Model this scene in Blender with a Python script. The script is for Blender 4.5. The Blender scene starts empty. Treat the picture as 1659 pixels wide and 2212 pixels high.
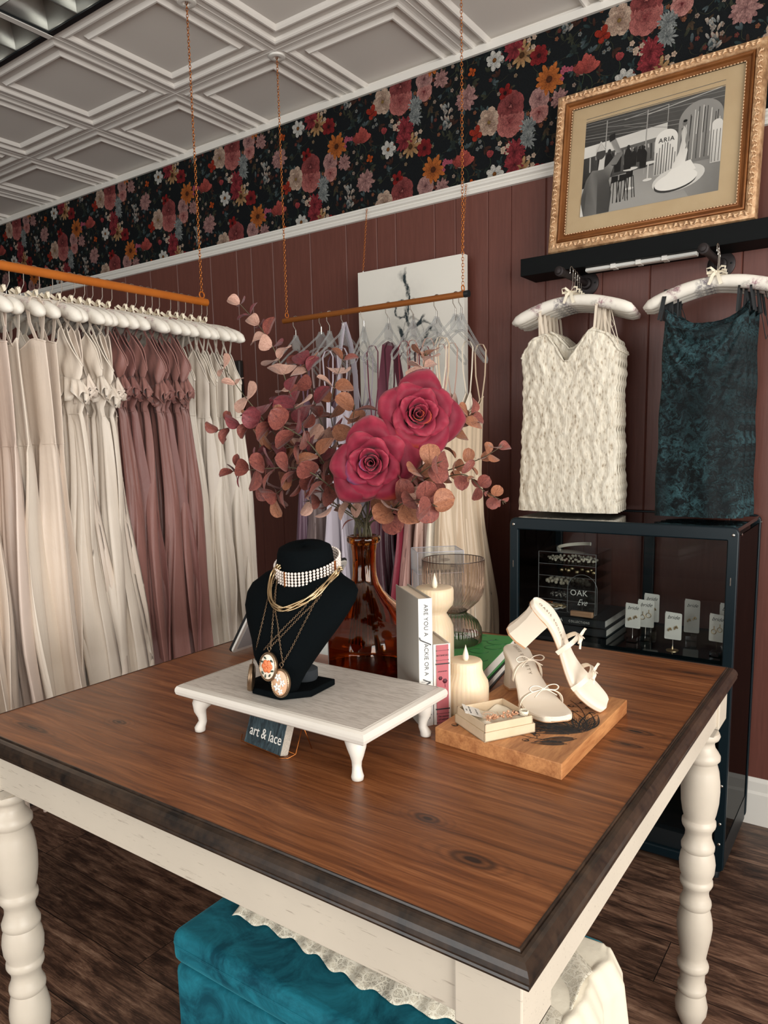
import bpy, math, random
from mathutils import Vector, Matrix
PI=math.pi; S=bpy.context.scene; COL=S.collection
rnd=random.Random(7)
# ---------------------------------------------------------------- geometry numbers (metres)
CAMH=1.45; YW=2.886; ZC=3.022; XL=-5.75; XR=2.6; TZ=0.91
def V(*a): return Vector(a)
class MB:
    def __init__(s): s.v=[];s.f=[];s.m=[];s.c=[];s.uc=False
    def add(s,vs,fs,m=0,col=None):
        o=len(s.v); s.v+= [tuple(p) for p in vs]
        s.f+=[tuple(i+o for i in f) for f in fs]; s.m+=[m]*len(fs)
        if col is None: s.c+=[(1,1,1)]*len(vs)
        else:
            s.uc=True
            s.c+= (list(col) if isinstance(col,list) else [col]*len(vs))
        return s
    def box(s,a,b,m=0,M=None):
        x0,y0,z0=a;x1,y1,z1=b
        vs=[V(x,y,z) for z in(z0,z1) for y in(y0,y1) for x in(x0,x1)]
        if M is not None: vs=[M@p for p in vs]
        return s.add(vs,[(0,2,3,1),(4,5,7,6),(0,1,5,4),(2,6,7,3),(0,4,6,2),(1,3,7,5)],m)
    def tube(s,pts,r,n=8,m=0,cap=True,closed=False,flat=1.0):
        pts=[Vector(p) for p in pts]; k=len(pts)
        rr=r if isinstance(r,(list,tuple)) else [r]*k
        vs=[];fs=[];up=None
        for i,p in enumerate(pts):
            if closed: t=(pts[(i+1)%k]-pts[i-1])
            else: t=pts[min(i+1,k-1)]-pts[max(i-1,0)]
            if t.length<1e-9: t=V(0,0,1)
            t.normalize()
            if up is None:
                up=V(0,0,1) if abs(t.z)<.9 else V(1,0,0)
            a=t.cross(up)
            if a.length<1e-6: a=t.cross(V(0,1,.1))
            a.normalize(); b=a.cross(t).normalized(); up=b
            for j in range(n):
                w=2*PI*j/n; vs.append(p+a*math.cos(w)*rr[i]+b*math.sin(w)*rr[i]*flat)
        for i in range(k if closed else k-1):
            i2=(i+1)%k
            for j in range(n):
                j2=(j+1)%n; fs.append((i*n+j,i2*n+j,i2*n+j2,i*n+j2))
        if cap and not closed:
            fs.append(tuple(range(n))); fs.append(tuple((k-1)*n+j for j in reversed(range(n))))
        return s.add(vs,fs,m)
    def lathe(s,prof,n=32,m=0,c=(0,0,0),rib=0,ribn=24,M=None,cap=True,sq=None):
        vs=[];fs=[];k=len(prof)
        for i,(r,z) in enumerate(prof):
            for j in range(n):
                w=2*PI*j/n; q=r*(1+rib*math.cos(ribn*w)) if r>1e-5 else r
                p=V(c[0]+q*math.cos(w),c[1]+q*math.sin(w),c[2]+z)
                vs.append(M@p if M is not None else p)
        for i in range(k-1):
            for j in range(n):
                j2=(j+1)%n; fs.append((i*n+j,i*n+j2,(i+1)*n+j2,(i+1)*n+j))
        if cap:
            fs.append(tuple(reversed(range(n)))); fs.append(tuple((k-1)*n+j for j in range(n)))
        return s.add(vs,fs,m)
    def ball(s,c,r,n=10,m=0,sc=(1,1,1),M=None,col=None):
        vs=[];fs=[];R=max(4,n//2)
        for i in range(R+1):
            th=PI*i/R
            for j in range(n):
                w=2*PI*j/n
                p=V(r*sc[0]*math.sin(th)*math.cos(w),r*sc[1]*math.sin(th)*math.sin(w),r*sc[2]*math.cos(th))
                if M is not None: p=M@p
                vs.append(p+Vector(c))
        for i in range(R):
            for j in range(n):
                j2=(j+1)%n; fs.append((i*n+j,(i+1)*n+j,(i+1)*n+j2,i*n+j2))
        return s.add(vs,fs,m,col)
    def ribbon(s,pts,wd,th,m=0,side=None,ws=None):
        """flat strap: pts centreline, wd width vector or list of width vectors, th thickness"""
        pts=[Vector(p) for p in pts]; k=len(pts); vs=[];fs=[]
        for i,p in enumerate(pts):
            t=(pts[min(i+1,k-1)]-pts[max(i-1,0)]).normalized()
            w=Vector(wd[i] if isinstance(wd,list) else wd)
            hl=w.length; w=(w-t*w.dot(t)); w=w.normalized()*hl if w.length>1e-7 else V(hl,0,0)
            if ws: w=w*ws[i]
            nn=t.cross(w).normalized()*th/2; w=w/2
            vs+=[p-w-nn,p+w-nn,p+w+nn,p-w+nn]
        for i in range(k-1):
            for j in range(4):
                j2=(j+1)%4; fs.append((i*4+j,i*4+j2,(i+1)*4+j2,(i+1)*4+j))
        fs+=[(3,2,1,0),((k-1)*4,(k-1)*4+1,(k-1)*4+2,(k-1)*4+3)]
        return s.add(vs,fs,m)
    def grid(s,fn,nu,nv,m=0,closeu=False,col=None):
        vs=[];fs=[];cs=[]
        for i in range(nv+1):
            for j in range(nu+(0 if closeu else 1)):
                vs.append(fn(j/nu,i/nv))
                if col: cs.append(col(j/nu,i/nv))
        W=nu if closeu else nu+1
        for i in range(nv):
            for j in range(nu):
                j2=(j+1)%W if closeu else j+1
                fs.append((i*W+j,i*W+j2,(i+1)*W+j2,(i+1)*W+j))
        return s.add(vs,fs,m,cs if col else None)
    def prism(s,poly,z0,z1,m=0,M=None):
        """poly list of (x,y) extruded along z"""
        k=len(poly)
        vs=[V(x,y,z0) for x,y in poly]+[V(x,y,z1) for x,y in poly]
        if M is not None: vs=[M@p for p in vs]
        fs=[tuple(reversed(range(k))),tuple(range(k,2*k))]+[(i,(i+1)%k,k+(i+1)%k,k+i) for i in range(k)]
        return s.add(vs,fs,m)
    def build(s,name,mats,parent=None,smooth=True,ang=40,bevel=0,seg=2,solid=0,subd=0,kind=None,label=None):
        me=bpy.data.meshes.new(name); me.from_pydata([tuple(p) for p in s.v],[],s.f)
        if not isinstance(mats,(list,tuple)): mats=[mats]
        for q in mats: me.materials.append(q)
        me.polygons.foreach_set('material_index',s.m)
        if s.uc:
            ca=me.color_attributes.new('Col','FLOAT_COLOR','POINT')
            fl=[]
            for c in s.c: fl+=[c[0],c[1],c[2],1]
            ca.data.foreach_set('color',fl)
        me.update()
        if smooth:
            me.polygons.foreach_set('use_smooth',[True]*len(me.polygons))
            if ang<180: me.set_sharp_from_angle(angle=math.radians(ang))
        o=bpy.data.objects.new(name,me); COL.objects.link(o)
        if parent is not None: o.parent=parent
        if solid:
            q=o.modifiers.new('solid','SOLIDIFY'); q.thickness=solid; q.offset=0
        if bevel:
            q=o.modifiers.new('bevel','BEVEL'); q.width=bevel; q.segments=seg; q.limit_method='ANGLE'; q.angle_limit=math.radians(35); q.harden_normals=False
        if subd:
            q=o.modifiers.new('sub','SUBSURF'); q.levels=subd; q.render_levels=subd
        if kind: o['kind']=kind
        if label: o['label']=label
        return o
def tag(o,label,cat,group=None):
    o['label']=label;o['category']=cat
    if group:o['group']=group
    return o
def thing(name,label,cat,loc=(0,0,0),rz=0,group=None):
    o=bpy.data.objects.new(name,None); COL.objects.link(o); o.empty_display_size=.05
    o.location=loc;o.rotation_euler=(0,0,rz); return tag(o,label,cat,group)
def dup(root,loc=None,rz=None,label=None,group=None):
    r=root.copy(); COL.objects.link(r)
    if loc is not None: r.location=loc
    if rz is not None: r.rotation_euler=(0,0,rz)
    if label:r['label']=label
    if group:r['group']=group
    for ch in list(root.children):
        c=ch.copy();COL.objects.link(c);c.parent=r
        for g in list(ch.children):
            d=g.copy();COL.objects.link(d);d.parent=c
    return r
def struct(mb,name,mats,**k): return mb.build(name,mats,kind='structure',**k)
def text(body,size,mat,M,name='lettering',parent=None,ext=.0004,font_shear=0,align='CENTER',sx=1.0,sp=1.0,bold=0.0):
    cu=bpy.data.curves.new('t','FONT'); cu.body=body; cu.size=size; cu.extrude=ext; cu.align_x=align; cu.align_y='CENTER'; cu.shear=font_shear; cu.space_character=sp; cu.resolution_u=3; cu.offset=bold
    o=bpy.data.objects.new('t',cu); COL.objects.link(o)
    bpy.context.view_layer.update()
    me=bpy.data.meshes.new_from_object(o.evaluated_get(bpy.context.evaluated_depsgraph_get()))
    bpy.data.objects.remove(o)
    me.transform(M@Matrix.Diagonal((sx,1,1,1)))
    me.materials.clear(); me.materials.append(mat)
    ob=bpy.data.objects.new(name,me); COL.objects.link(ob); ob.parent=parent
    return ob
def frameM(o,x,y):
    """matrix with origin o, local x, local y axes"""
    x=Vector(x).normalized(); z=x.cross(Vector(y)).normalized(); y=z.cross(x)
    M=Matrix.Identity(4)
    for i,a in enumerate((x,y,z)):
        for j in range(3): M[j][i]=a[j]
    M.translation=Vector(o); return M
# ---------------------------------------------------------------- materials
def srgb(r,g,b):
    f=lambda c:(c/255/12.92) if c/255<=.04045 else ((c/255+.055)/1.055)**2.4
    return (f(r),f(g),f(b),1)
class NT:
    def __init__(s,name):
        s.m=bpy.data.materials.new(name); s.m.use_nodes=True; s.t=s.m.node_tree; s.n=s.t.nodes
        s.b=s.n['Principled BSDF']
    def new(s,ty,ins=None,**k):
        n=s.n.new('ShaderNode'+ty)
        for a,b in k.items(): setattr(n,a,b)
        for a,b in (ins or {}).items(): s.set(n,a,b)
        return n
    def set(s,n,a,b):
        if isinstance(b,bpy.types.NodeSocket): s.t.links.new(b,n.inputs[a])
        else: n.inputs[a].default_value=b
    def P(s,**k):
        for a,b in k.items(): s.set(s.b,a.replace('_',' '),b)
    def coord(s,scale=(1,1,1),rot=(0,0,0),loc=(0,0,0),kind='Object'):
        c=s.new('TexCoord').outputs[kind] if kind!='World' else s.new('NewGeometry').outputs['Position']
        return s.new('Mapping',{'Vector':c,'Scale':scale,'Rotation':rot,'Location':loc}).outputs[0]
    def noise(s,vec,scale,detail=4,rough=.5,dist=0,out='Fac'):
        return s.new('TexNoise',{'Vector':vec,'Scale':scale,'Detail':detail,'Roughness':rough,'Distortion':dist}).outputs[out]
    def ramp(s,fac,stops):
        n=s.new('ValToRGB',{'Fac':fac}); e=n.color_ramp.elements
        while len(e)<len(stops): e.new(.5)
        for q,(p,c) in zip(e,stops): q.position=p;q.color=c
        return n.outputs[0]
    def mix(s,fac,a,b,mode='MIX'):
        n=s.new('Mix',data_type='RGBA',blend_type=mode); s.set(n,0,fac); s.set(n,6,a); s.set(n,7,b); return n.outputs[2]
    def math(s,op,a,b=0.,c=None,clamp=False):
        n=s.new('Math',operation=op,use_clamp=clamp); s.set(n,0,a); s.set(n,1,b)
        if c is not None: s.set(n,2,c)
        return n.outputs[0]
    def mr(s,v,a,b,c=0.,d=1.):
        return s.new('MapRange',{'Value':v,'From Min':a,'From Max':b,'To Min':c,'To Max':d}).outputs[0]
    def bump(s,h,st=.3,dist=.002):
        s.P(Normal=s.new('Bump',{'Height':h,'Strength':st,'Distance':dist}).outputs[0])
def simple(name,c,rough=.5,metal=0,var=0,vs=20,bump=0,bs=200,spec=.5,sheen=0,coat=0,c2=None,aniso=None):
    t=NT(name); col=srgb(*c)
    if var or c2:
        f=t.noise(t.coord(aniso or (1,1,1)),vs,4,.6)
        if c2: colr=t.ramp(f,[(.3,col),(.7,srgb(*c2))])
        else: colr=t.ramp(f,[(.25,tuple(x*(1-var) for x in col[:3])+(1,)),(.75,tuple(min(1,x*(1+var)) for x in col[:3])+(1,))])
        t.P(Base_Color=colr)
    else: t.P(Base_Color=col)
    t.P(Roughness=rough,Metallic=metal)
    t.b.inputs['Specular IOR Level'].default_value=spec
    if sheen: t.b.inputs['Sheen Weight'].default_value=sheen
    if coat: t.b.inputs['Coat Weight'].default_value=coat
    if bump: t.bump(t.noise(t.coord(),bs,3),bump,.001)
    return t.m
def glass(name,c,rough=0.0,ior=1.45,tr=1.0):
    t=NT(name); t.P(Base_Color=srgb(*c),Roughness=rough,IOR=ior); t.b.inputs['Transmission Weight'].default_value=tr; return t.m
def thin_glass(name,c,refl=.12,rough=.02):
    """clear thin sheet: mostly transparent with a fresnel reflection"""
    t=NT(name); out=t.n['Material Output']
    tr=t.new('BsdfTransparent',{'Color':srgb(*c)}); gl=t.new('BsdfGlossy',{'Roughness':rough})
    fr=t.new('Fresnel',{'IOR':1.35}); f=t.math('MULTIPLY',fr.outputs[0],refl)
    mx=t.new('MixShader',{0:f,1:tr.outputs[0],2:gl.outputs[0]}); t.t.links.new(mx.outputs[0],out.inputs[0]); return t.m
def vcol(name,rough=.6,gain=1.0,spec=.3):
    t=NT(name); a=t.new('VertexColor',layer_name='Col').outputs[0]
    t.P(Base_Color=a,Roughness=rough); t.b.inputs['Specular IOR Level'].default_value=spec; return t.m
def wood_table():
    t=NT('brown_wood'); p=t.coord((1,1,1),kind='World'); st=t.new('Mapping',{'Vector':p,'Scale':(1.0,20,14)}).outputs[0]
    warp=t.noise(t.new('Mapping',{'Vector':p,'Scale':(1.6,5,1)}).outputs[0],1.6,3,.5,out='Color')
    st2=t.new('VectorMath',{0:st,1:t.new('VectorMath',{0:warp,1:(.5,1.1,.5)},operation='MULTIPLY').outputs[0]},operation='ADD').outputs[0]
    g1=t.noise(st2,3.2,7,.62,.6); g2=t.noise(t.new('Mapping',{'Vector':p,'Scale':(3,110,20)}).outputs[0],3,5,.6)
    g3=t.noise(p,4,3,.5)
    f=t.math('ADD',t.math('MULTIPLY',g1,.72),t.math('MULTIPLY',g2,.38))
    c=t.ramp(f,[(.34,srgb(62,36,22)),(.47,srgb(108,62,34)),(.58,srgb(136,82,46)),(.74,srgb(172,112,70))])
    # planks
    sy=t.new('SeparateXYZ',{0:p}).outputs[1]; pl=t.math('FLOOR',t.math('MULTIPLY',sy,7.6)); h=t.new('TexWhiteNoise',{'W':pl},noise_dimensions='1D').outputs[0]
    c=t.mix(t.mr(h,0,1,.0,.28),c,srgb(84,48,26),'MIX')
    fr=t.math('FRACT',t.math('MULTIPLY',sy,7.6)); ln=t.math('LESS_THAN',fr,.008)
    c=t.mix(t.math('MULTIPLY',ln,.35),c,srgb(50,30,20))
    for (kx,ky,ax,ay) in ((-.520,.842,.020,.010),(-.415,.783,.034,.014),(-.362,1.316,.035,.011),(-.304-.05,1.72,.05,.008),(-1.227,.83,.018,.009),(-.36,1.25,.03,.008),(-1.35,.72,.05,.008),(-.9,1.45,.03,.01)):
        d=t.new('VectorMath',{0:p,1:(kx,ky,TZ)},operation='SUBTRACT').outputs[0]
        nz=t.new('VectorMath',{0:t.noise(p,26,3,out='Color'),1:(.011,.006,0)},operation='MULTIPLY').outputs[0]
        d=t.new('VectorMath',{0:d,1:nz},operation='ADD').outputs[0]
        d=t.new('VectorMath',{0:d,1:(1/ax,1/ay,0)},operation='MULTIPLY').outputs[0]
        L=t.new('VectorMath',{0:d},operation='LENGTH').outputs[1]
        k=t.mr(L,.2,1.6,.92,0); ring=t.math('MULTIPLY',t.math('MULTIPLY',t.math('SINE',t.math('MULTIPLY',L,9)),.5),t.mr(L,.8,3.6,.55,0))
        c=t.mix(t.math('ADD',k,ring,clamp=True),c,srgb(40,25,18))
    t.P(Base_Color=c,Roughness=t.mr(g2,.3,.7,.30,.42)); t.b.inputs['Specular IOR Level'].default_value=.45
    t.bump(f,.12,.001); return t.m
def wood(name,dark,light,sc=(1,12,12),s=3,rough=.45,kind='Object'):
    t=NT(name); st=t.coord(sc,kind=kind); g=t.noise(st,s,6,.65,.5); g2=t.noise(st,s*7,3,.5)
    f=t.math('ADD',t.math('MULTIPLY',g,.75),t.math('MULTIPLY',g2,.25))
    t.P(Base_Color=t.ramp(f,[(.35,srgb(*dark)),(.65,srgb(*light))]),Roughness=rough); t.bump(f,.1,.001); return t.m
def painted_wood(name,c,d,amt=.62,sc=(2,60,60),kind='Object'):
    t=NT(name); st=t.coord(sc,kind=kind); g=t.noise(st,3,5,.6); sp=t.noise(t.coord((6,60,60),kind=kind),7,3,.5)
    col=t.ramp(t.noise(t.coord(kind=kind),5,4),[(.3,srgb(*[x*.95 for x in c])),(.7,srgb(*c))])
    k=t.mr(t.math('ADD',t.math('MULTIPLY',g,.4),t.math('MULTIPLY',sp,.6)),amt,amt+.06,0,.55)
    t.P(Base_Color=t.mix(k,col,srgb(*d)),Roughness=.42); t.bump(g,.06,.001); return t.m
def satin(name,c,rough=.38,var=.08,sheen=.15):
    t=NT(name); p=t.coord(); f=t.noise(p,5,3); col=srgb(*c)
    t.P(Base_Color=t.ramp(f,[(.3,tuple(x*(1-var) for x in col[:3])+(1,)),(.7,col)]),Roughness=rough); t.b.inputs['Specular IOR Level'].default_value=.35
    t.b.inputs['Sheen Weight'].default_value=sheen
    w=t.noise(t.coord((14,14,1.6)),1.6,4,.6,.8); w2=t.noise(t.coord((2,2,1.5)),5,3,.6,1.2); t.bump(t.math('ADD',w,t.math('MULTIPLY',w2,.8)),.22,.010); return t.m
def velvet(name,c,c2,sc=9,rough=.75,sheen=.6,tint=None):
    t=NT(name); f=t.noise(t.coord(),sc,6,.7,.8)
    t.P(Base_Color=t.ramp(f,[(.38,srgb(*c)),(.66,srgb(*c2))]),Roughness=rough); t.b.inputs['Specular IOR Level'].default_value=.2
    t.b.inputs['Sheen Weight'].default_value=sheen; t.b.inputs['Sheen Roughness'].default_value=.4
    if tint: t.b.inputs['Sheen Tint'].default_value=srgb(*tint)
    return t.m
M={}
M['table']=wood_table()
M['edge']=wood('dark_edge_wood',(22,18,16),(66,50,38),(4,4,4),4,.30,'World')
M['cream']=painted_wood('cream_paint',(216,204,186),(140,124,108),.60,kind='World')
M['creamv']=simple('cream_turned_paint',(212,200,183),.4,var=.05,vs=8)
M['white']=simple('white_paint',(222,218,210),.5)
M['gold']=simple('gold_metal',(196,120,62),.32,1)
M['goldpale']=simple('pale_gold_metal',(212,186,146),.34,1,bump=.3,bs=900)
M['silver']=simple('polished_steel',(205,200,192),.2,1)
M['rod']=simple('copper_rod',(198,112,38),.38,.25,c2=(186,100,30),vs=12)
M['rod2']=simple('bronze_rod',(148,86,36),.4,.25)
M['black']=simple('black_plastic',(16,22,25),.45)
M['teal']=simple('dark_teal_metal',(6,24,31),.36,.0,spec=.35)
M['blackvelvet']=simple('black_velvet',(9,13,15),.95,bump=.35,bs=500,spec=.05)
M['ivory']=simple('ivory_satin_ribbon',(238,228,206),.45)
M['pipe']=simple('dark_iron_pipe',(50,44,44),.5,.6,bump=.3,bs=300)
# ---------------------------------------------------------------- camera
yaw,pitch,roll=.61395,.143712,-.021636
fw=V(-math.sin(yaw)*math.cos(pitch),math.cos(yaw)*math.cos(pitch),-math.sin(pitch)); rt=V(math.cos(yaw),math.sin(yaw),0); up=rt.cross(fw)
R2=rt*math.cos(roll)+up*math.sin(roll); U2=-rt*math.sin(roll)+up*math.cos(roll)
cam=bpy.data.cameras.new('camera'); co=bpy.data.objects.new('camera',cam); COL.objects.link(co); S.camera=co
Mc=Matrix.Identity(4)
for i,a in enumerate((R2,U2,-fw)):
    for j in range(3): Mc[j][i]=a[j]
Mc.translation=V(0,0,CAMH); co.matrix_world=Mc
cam.sensor_fit='HORIZONTAL'; cam.sensor_width=36; cam.lens=1579.7/1659*36; cam.shift_y=75/1659; cam.clip_start=.02
def ray(x,y): return R2*(x-829.5)-U2*(y-1181)+fw*1579.7
def ony(x,y,Y): r=ray(x,y);t=Y/r.y;return V(r.x*t,Y,CAMH+r.z*t)
def onz(x,y,z): r=ray(x,y);t=(z-CAMH)/r.z;return V(r.x*t,r.y*t,z)
def onx(x,y,X): r=ray(x,y);t=X/r.x;return V(X,r.y*t,CAMH+r.z*t)
# ---------------------------------------------------------------- floor
t=NT('dark_floor_planks'); p=t.coord(kind='World')
br=t.new('TexBrick',{'Vector':p,'Color1':(.0,0,0,1),'Color2':(1,1,1,1),'Mortar':(.5,.5,.5,1),'Scale':1,'Mortar Size':.0012,'Brick Width':1.22,'Row Height':.185,'Mortar Smooth':0,'Bias':0},offset=.37)
off=t.new('VectorMath',{0:p,1:t.new('VectorMath',{0:br.outputs[0],1:(3,7,0)},operation='MULTIPLY').outputs[0]},operation='ADD').outputs[0]
g=t.noise(t.new('Mapping',{'Vector':off,'Scale':(2,15,1)}).outputs[0],2.6,8,.72,.8); g2=t.noise(t.new('Mapping',{'Vector':off,'Scale':(2.5,9,1)}).outputs[0],2.2,6,.7,.8); g3=t.noise(t.new('Mapping',{'Vector':off,'Scale':(3,90,1)}).outputs[0],4,4,.6)
f=t.math('ADD',t.math('ADD',t.math('MULTIPLY',g,.5),t.math('MULTIPLY',g2,.35)),t.math('MULTIPLY',g3,.22))
c=t.ramp(f,[(.41,srgb(34,24,20)),(.50,srgb(84,60,48)),(.58,srgb(136,102,82)),(.68,srgb(190,154,128))])
c=t.mix(br.outputs[1],c,srgb(14,10,9)); c=t.mix(.5,c,t.mix(1.,c,br.outputs[0],'MULTIPLY'))
t.P(Base_Color=c,Roughness=.42); t.bump(f,.2,.002)
struct(MB().box((XL,-3.2,-.05),(XR,YW,0)),'floor',t.m,smooth=False)
# ---------------------------------------------------------------- ceiling: pressed tiles
TX0,TY0,TS,TSY=-2.18,2.40,.61,.60
prof=[(0,0),(.004,.0015),(.018,.0015),(.026,.0),(.034,-.004),(.042,-.004),(.048,.0),(.054,.010),(.086,.010),(.092,.004),(.098,-.002),(.105,-.002),(.112,.004),(.120,.012)]
mb=MB()
def clipY(y): return min(y,YW)
for ix in range(-6,7):
    for iy in range(-9,2):
        x0=TX0+ix*TS; y0=TY0-TSY*(1)+iy*TSY
        # fixtures occupy these cells
        if x0>XR-.3 or x0<XL-.6 or y0>YW: continue
        if ix in(-1,-2) and iy in(-1,-2): continue
        prev=None
        for d,h in prof+[(None,None)]:
            if d is None: 
                mb.add(prev,[(3,2,1,0)]); break
            ring=[V(x0+d,clipY(y0+d),ZC+h),V(x0+TS-d,clipY(y0+d),ZC+h),V(x0+TS-d,clipY(y0+TSY-d),ZC+h),V(x0+d,clipY(y0+TSY-d),ZC+h)]
            if prev is not None: mb.add(prev+ring,[(0,4,5,1),(1,5,6,2),(2,6,7,3),(3,7,4,0)])
            prev=ring
M['ceil']=simple('white_ceiling_tile',(228,222,214),.55,bump=.15,bs=400,spec=.3)
struct(mb,'ceiling',M['ceil'],smooth=False)
struct(MB().box((XL,-3.2,ZC+.16),(XR,YW+.1,ZC+.2)),'ceiling',M['white'],smooth=False)
# ceiling edge trim
struct(MB().box((XL,YW-.014,ZC-.028),(XR,YW,ZC+.0)),'trim_1',M['white'],smooth=False)
# light fixture with louvres
mf=simple('louvre_aluminium',(165,165,160),.28,.9); 
for i,(fx,lab) in enumerate(((TX0-TS,'metal louvred ceiling light at the left, cell grid nearest the ceiling medallion'),(TX0-2*TS,'metal louvred ceiling light beyond the pale bar, at the far left corner'))):
    fy1=TY0-TSY; fy0=fy1-2*TSY
    th=thing('ceiling_light',lab,'ceiling light',(fx,fy0,ZC),group=None)
    fr=MB(); e=.022
    for a,b in (((0,0),(TS,e)),((0,2*TSY-e),(TS,2*TSY)),((0,0),(e,2*TSY)),((TS-e,0),(TS,2*TSY))): fr.box((a[0],a[1],-.004),(b[0],b[1],.06))
    fr.build('frame',M['black'],th,smooth=False)
    MB().box((e,e,.10),(TS-e,2*TSY-e,.12)).build('reflector_pan',simple('dull_aluminium_pan',(120,122,120),.4,.6),th,smooth=False)
    lv=MB(); nx,ny=3,6; w=(TS-2*e)/nx; hh=(2*TSY-2*e)/ny
    def vane(p,q):
        p=Vector(p);q=Vector(q); d=(q-p).normalized(); nrm=V(-d.y,d.x,0); rows=[]
        for s_ in (-1,1):
            pr=[(.0012,.004),(.006,.03),(.018,.055),(.04,.085)]
            vs=[]
            for (o,z) in pr: vs+=[p+nrm*o*s_+V(0,0,z),q+nrm*o*s_+V(0,0,z)]
            fs=[(2*k,2*k+1,2*k+3,2*k+2) if s_<0 else (2*k,2*k+2,2*k+3,2*k+1) for k in range(3)]
            lv.add(vs,fs)
        lv.box((min(p.x,q.x)-abs(nrm.x)*.0014,min(p.y,q.y)-abs(nrm.y)*.0014,.001),(max(p.x,q.x)+abs(nrm.x)*.0014,max(p.y,q.y)+abs(nrm.y)*.0014,.006))
    for k in range(nx+1): vane((e+k*w,e,0),(e+k*w,2*TSY-e,0))
    for k in range(ny+1): vane((e,e+k*hh,0),(TS-e,e+k*hh,0))
    lv.build('louvre_grid',mf,th,ang=60)
struct(MB().box((TX0-TS-.014,TY0-3*TSY,ZC-.007),(TX0-TS+.014,TY0-TSY,ZC+.002)),'trim_2',M['white'],smooth=False)
# ---------------------------------------------------------------- back wall: panelling, rail, wallpaper band
grooves=[-3.665,-3.427,-3.151,-2.948,-2.841,-2.688,-2.437,-2.214,-2.036,-1.931,-1.727,-1.623,-1.469,-1.364,-1.213,-1.033,-.982,-.802,-.491,-.30,-.18,.05,.2,.44,.6,.85,1.1,1.3]
x=-3.9
while x>XL+.1: grooves.append(x); x-=rnd.choice([.1,.16,.24,.3])
grooves.sort()
pts=[(XL,YW)]
for gx in grooves: pts+=[(gx-.004,YW),(gx,YW+.005),(gx+.004,YW)]
pts.append((XR,YW))
mb=MB(); vs=[];fs=[]
for (x_,y_) in pts: vs+=[V(x_,y_,0),V(x_,y_,2.50)]
for i in range(len(pts)-1): fs.append((2*i,2*i+2,2*i+3,2*i+1))
mb.add(vs,fs); mb.box((XL,YW+.006,0),(XR,YW+.1,ZC))
t=NT('maroon_panelling'); f=t.noise(t.coord((20,20,1.5),kind='World'),4,5,.6)
t.P(Base_Color=t.ramp(f,[(.3,srgb(96,55,46)),(.7,srgb(107,63,53))]),Roughness=.42); t.bump(f,.25,.002)
struct(mb,'wall_back',t.m,smooth=False)
# rail moulding along the top of the panelling
rail=[(0,2.462),(.012,2.464),(.015,2.474),(.011,2.479),(.011,2.484),(.02,2.490),(.022,2.498),(.017,2.504),(.020,2.509),(.012,2.512),(0,2.512)]
mb=MB(); vs=[];fs=[]
for x_ in (XL,XR):
    for d,z in rail: vs.append(V(x_,YW-d,z))
k=len(rail); fs=[(i,i+1,k+i+1,k+i) for i in range(k-1)]; mb.add(vs,fs)
struct(mb,'trim_3',M['white'],ang=30)
mb=MB(); vs=[]
for x_ in (XL,XR):
    for d,z in [(0,0),(.014,0),(.014,.12),(.009,.13),(.009,.165),(.003,.18),(0,.18)]: vs.append(V(x_,YW-d,z))
mb.add(vs,[(i,i+1,8+i,7+i) for i in range(6)]); struct(mb,'baseboard_back',M['white'],smooth=False)
# left wall far away, low plinth under the gowns
struct(MB().box((XL-.1,-3.2,0),(XL,YW,ZC)),'wall_left',M['black'],smooth=False)
o=MB().box((-3.5,.0,0.0),(-2.80,YW-.05,.09)).box((-3.5,-.2,.0),(-2.775,YW-.05,.012),1).build('plinth',[simple('dark_brown_board',(40,30,28),.5),simple('pale_strip',(120,95,80),.5)],smooth=False)
tag(o,'low dark plinth with a pale front strip on the floor behind the gown rail','plinth')
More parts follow.
